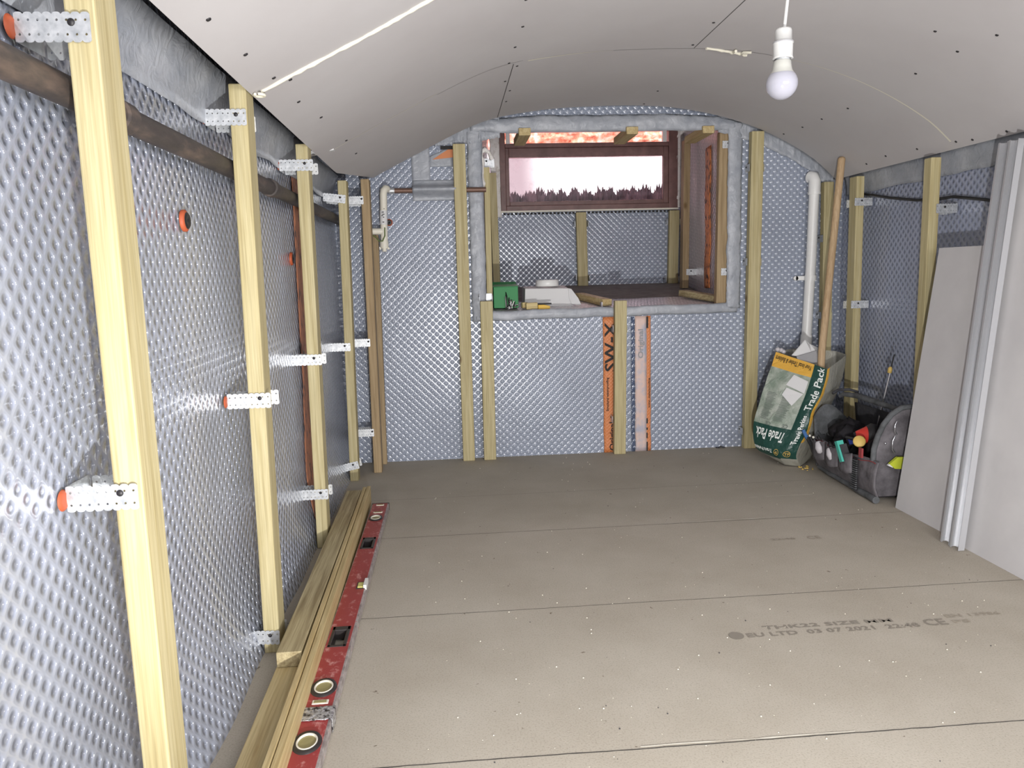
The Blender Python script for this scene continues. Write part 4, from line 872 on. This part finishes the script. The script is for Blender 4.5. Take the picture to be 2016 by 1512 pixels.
def card(label, pts, th=.002, m='white_card'):
    b = MB(); b.prism(pts, th if isinstance(th, (list, tuple)) else (0, th, .001)); return tag(b.build('card_scrap', m), label, 'card')
card('white folded card sticking up out of the sack', [(1.672, 3.66, .525), (1.738, 3.66, .60), (1.775, 3.68, .575), (1.82, 3.69, .555), (1.80, 3.66, .535), (1.79, 3.66, .505)])
card('lower grey card edge just inside the mouth of the sack', [(1.69, 3.645, .52), (1.79, 3.645, .545), (1.80, 3.63, .49), (1.70, 3.64, .485)], .003, 'grey_card')
b = MB()
for dx, dz in ((0, 0), (.018, -.004), (.03, -.012)): b.lathe([(0, -.012), (.010, -.007), (.013, 0), (.010, .007), (0, .012)], (1.635+dx, 3.74, .548+dz), (.3, .1, 1), 10)
tag(b.build('foam_scrap', 'tool_white'), 'small pale foam scrap at the left of the sack mouth', 'scrap')

# ---------------------------------------------------------------- tool bag
root = thing('tool_bag', 'worn dark grey open tool bag full of tools on the floor by the right wall', 'tool bag', (1.82, 3.2, 0))
# front wall facing the room
def lerp(a, b_, t): return V(a)*(1-t)+V(b_)*t
def front(a, c_):
    bt = lerp((1.722, 3.44, .012), (1.690, 2.88, .012), a); tp = lerp((1.672, 3.45, .165), (1.688, 2.88, .165), a)
    p = lerp(bt, tp, c_); p.x += -.014*math.sin(PI*c_)+.005*nz(a*6, c_*4); p.z += .008*math.sin(a*9)*c_; return p
b = MB(); b.grid(front, 36, 14); b.build('front_wall', 'bag_cloth', root, solid=.006)
b = MB(); b.grid(lambda a, c_: lerp((1.72, 3.47, .012), (1.93, 3.48, .012), a)*(1-c_)+lerp((1.70, 3.47, .20+.16*math.sin(PI*min(a*.9+.1, 1))), (1.92, 3.48, .22), a)*c_, 20, 12)
b.build('far_end_wall', 'bag_rim', root, solid=.008)
b = MB(); b.grid(lambda a, c_: lerp((1.94, 3.48, .01), (1.935, 2.90, .01), a)+V((-.03*c_, 0, .30*c_)), 20, 8); b.build('rear_wall', 'bag_dark', root, solid=.008)
b = MB(); b.box(1.72, 1.93, 2.95, 3.44, .004, .03); b.build('inner_base', 'bag_inside', root)
# rubber foot along the bottom
b = MB(); b.tube([front(t, 0)+V((-.008, 0, .004)) for t in lin(0.02, 1, 18)], [.010+.005*t for t in lin(0, 1, 18)], 10); b.build('rubber_base', 'bag_rim', root)
# near end: arched panel
arc = [(1.690, .165), (1.692, .215), (1.705, .265), (1.728, .315), (1.760, .355), (1.80, .380), (1.84, .385), (1.885, .37), (1.915, .33), (1.93, .25), (1.935, .02), (1.70, .02)]
b = MB(); b.prism([(x+.004, 2.925, z-.004) for x, z in arc], (0, .018, 0)); b.build('near_end_panel', 'bag_cloth', root)
b = MB(); b.tube([(x, 2.928, z) for x, z in arc[:11]], .011, 10); b.build('panel_piping', 'bag_rim', root)
b = MB(); b.tube([(1.775, 2.912, .33), (1.765, 2.908, .315), (1.765, 2.908, .29), (1.775, 2.910, .275)], .003, 8); b.tube([(1.77, 2.912, .27), (1.758, 2.908, .25), (1.758, 2.908, .215), (1.77, 2.910, .20)], .003, 8); b.build('metal_clip', 'chrome', root)
b = MB(); b.lathe([(0, .004), (.004, .003), (.005, 0)], (1.732, 2.915, .24), (0, -1, 0), 12); b.build('rivet', 'chrome', root)
# handle bar
b = MB(); b.tube([(1.84, 3.50, .34), (1.85, 3.48, .352), (1.87, 3.40, .356), (1.872, 3.25, .352), (1.868, 3.12, .350), (1.866, 2.98, .345), (1.86, 2.94, .335)], [.008, .011, .013, .013, .011, .015, .014], 12); b.build('handle', 'bag_rim', root)
b = MB(); b.tube([(1.80, 3.49, .355), (1.83, 3.495, .37), (1.87, 3.47, .375), (1.90, 3.44, .365)], .007, 8); b.build('strap', 'bag_dark', root)
# red stitching and webbing ladder
b = MB(); b.tube([front(t, .93)+V((-.006, 0, -.006*math.sin(t*18))) for t in lin(.05, .98, 30)], .0018, 6); b.build('red_stitching', 'seam_red', root)
b = MB(); b.box(1.668, 1.674, 3.012, 3.042, .02, .158); wb = b.build('webbing', 'bag_inside', root)
b = MB()
for i in range(14): b.box(1.662, 1.670, 3.008, 3.046, .026+i*.0092, .0302+i*.0092)
b.build('webbing_rung', 'bag_rim', wb)
b = MB(); b.box(1.672, 1.68, 2.985, 3.008, .165, .205); b.build('red_tab', 'seam_red', root)
for i, (y, x) in enumerate(((3.33, 1.668), (3.20, 1.664), (3.09, 1.668))):
    b = MB(); b.grid(lambda a, c_: (x-.008-.012*math.sin(PI*a), y+.055*(a-.5)*2, .09+.085*c_-.012*math.sin(PI*a)), 10, 5); b.build('pocket', 'bag_cloth', root, solid=.004)
# tools (things of their own)
def tool(name, label, cat, parts):
    zs = min(v_[2] for _, mbx, _ in parts for v_ in mbx.v); xs = parts[0][1].v[0]
    rt_ = thing(name, label, cat, (xs[0], xs[1], zs), 'tools in the tool bag')
    for nm, mbx, mm in parts: mbx.build(nm, mm, rt_)
a1 = MB(); a1.lathe([(.012, 0), (.016, .003), (.034, .040), (.037, .044)], (1.722, 3.13, .232), (.95, -.22, .0), 24)
a2 = MB(); a2.lathe([(0, -.008), (.011, -.006), (.012, .004)], (1.722, 3.13, .232), (.95, -.22, .0), 16)
a3 = MB(); a3.lathe([(.037, .044), (.046, .058), (.05, .066), (.044, .085), (0, .09)], (1.722, 3.13, .232), (.95, -.22, .0), 24)
tool('lamp_head', 'red funnel shaped tool head lying in the middle of the tool bag', 'tool', [('cone', a1, 'tool_red'), ('nozzle', a2, 'black_plastic'), ('collar', a3, 'black_plastic')])
a1 = MB(); a1.lathe([(0, .006), (.022, .006), (.025, .002), (.025, -.004), (0, -.006)], (1.694, 3.045, .222), (-.35, -.75, .45), 28)
a2 = MB(); a2.tube([(1.70, 3.07, .222), (1.70, 3.16, .215)], .007, 8)
tool('tape_disc', 'round sandy yellow disc with a dark stem near the front of the tool bag', 'tool', [('disc', a1, 'disc_sand'), ('stem', a2, 'black_plastic')])
a1 = MB(); a1.bar((1.640, 3.115, .212), (1.652, 3.085, .128), .022, .028, (0, 1, 0)); a2 = MB(); a2.bar((1.650, 3.100, .200), (1.662, 3.075, .134), .010, .030, (0, 1, 0))
tool('teal_tool', 'teal handled tool clipped in the front pocket of the tool bag', 'tool', [('handle', a1, 'tool_teal'), ('blade_slot', a2, 'bag_dark')])
for lab, y, x, zt in (('white gripped tool in the front pocket beside the teal tool', 3.20, 1.652, .15), ('white gripped tool in the front pocket nearest the sack', 3.31, 1.654, .155)):
    a1 = MB(); a1.lathe([(0, -.035), (.016, -.028), (.021, -.005), (.015, .018), (.010, .024), (0, .026)], (x, y, zt-.012), (-.1, .35, .8), 16)
    a2 = MB(); a2.tube([(x+.002, y+.012, zt+.006), (x+.004, y+.035, zt+.026), (x+.004, y+.02, zt+.034), (x+.002, y-.01, zt+.02)], .003, 6)
    tool('hand_tool', lab, 'tool', [('grip', a1, 'tool_white'), ('wire_loop', a2, 'black_plastic')])
a1 = MB(); a1.bar((1.635, 3.44, .195), (1.652, 3.43, .155), .012, .014, (0, 1, 0)); a2 = MB(); a2.bar((1.652, 3.43, .160), (1.672, 3.40, .100), .012, .012, (0, 1, 0))
tool('blue_tool', 'blue tipped dark tool standing at the left end of the tool bag', 'tool', [('tip', a1, 'tool_midblue'), ('shaft', a2, 'black_plastic')])
for lab, y in (('dark pencil like tool at the left end of the bag, beside the blue tipped one', 3.40), ('dark pencil like tool in the bag next to the nearest white grip', 3.365)):
    a1 = MB(); a1.tube([(1.652, y, .17), (1.672, y-.03, .105)], .005, 8); a2 = MB(); a2.tube([(1.652, y, .17), (1.650, y+.004, .178)], .0052, 8)
    tool('marking_tool', lab, 'tool', [('shaft', a1, 'black_plastic'), ('tip', a2, 'offwhite_plastic')])
a1 = MB(); a1.bar((1.710, 3.145, .200), (1.735, 3.11, .215), .024, .03, (0, 0, 1)); tool('blue_tool_case', 'dark blue block between the red cone and the yellow disc', 'tool', [('case', a1, 'tool_blue')])
a1 = MB(); a1.prism([(1.742, 2.895, .158), (1.775, 2.895, .185), (1.80, 2.895, .185), (1.80, 2.895, .135), (1.765, 2.895, .138)], (0, .014, 0)); a2 = MB(); a2.prism([(1.735, 2.897, .152), (1.752, 2.897, .166), (1.757, 2.897, .142)], (0, .010, 0))
tool('lime_knife', 'lime green knife at the near end of the tool bag beside the plasterboard', 'knife', [('handle', a1, 'knife_lime'), ('tip', a2, 'white_card')])
a1 = MB(); a1.tube([(1.90, 3.28, .20), (1.935, 3.24, .49)], .004, 8); a2 = MB(); a2.lathe([(0, 0), (.009, .002), (.009, .022), (.004, .03), (0, .03)], (1.932, 3.244, .478), (.1, -.1, 1), 12); a3 = MB(); a3.tube([(1.936, 3.24, .505), (1.955, 3.25, .56)], .003, 8)
tool('long_driver', 'long thin metal rod with a pale tip rising from the tool bag', 'tool', [('shaft', a1, 'chrome'), ('ferrule', a2, 'disc_sand'), ('tip', a3, 'black_plastic')])
random.seed(21)
for i, (lab, x, y, z, s_) in enumerate((('black pouch deep in the tool bag beside the red cone', 1.79, 3.32, .20, .06), ('black drill shaped tool lying left of the red cone', 1.75, 3.25, .20, .045), ('dark grey clamp in front of the black pouch', 1.72, 3.24, .165, .035), ('black bag of fixings at the near side of the red cone', 1.80, 3.05, .19, .06))):
    b = MB(); n, m_ = 14, 9
    b.grid(lambda a, c_: V((x, y, z))+V((math.cos(2*PI*a)*math.sin(PI*c_), 1.3*math.sin(2*PI*a)*math.sin(PI*c_), -math.cos(PI*c_)))*s_*(1+.5*nz(math.cos(2*PI*a)*1.7+i*3, math.sin(2*PI*a)*1.7+c_*2, c_*3)), n, m_)
    tag(b.build('dark_tool', 'bag_inside'), lab, 'tool', 'tools in the tool bag')
# debris between sack and bag
b = MB()
for i in range(14): r = random.uniform(.003, .009); b.lathe([(0, 0), (r, .001), (r*.8, r*.6), (0, r)], (random.uniform(1.64, 1.70), random.uniform(3.42, 3.5), .001), (0, 0, 1), 6)
tag(b.build('rubble_crumbs', 'disc_sand'), 'small pale rubble crumbs on the floor between the sack and the tool bag', 'rubble', kind='stuff')
b = MB(); b.grid(lambda a, c_: (1.40+.05*a, 3.955+.015*c_+.006*nz(a*5, c_*5), .003+.012*abs(nz(a*7, c_*4, 2))), 8, 4); tag(b.build('membrane_scrap', 'bag_dark', solid=.002), 'small dark scrap on the floor left of the tall right batten', 'scrap')
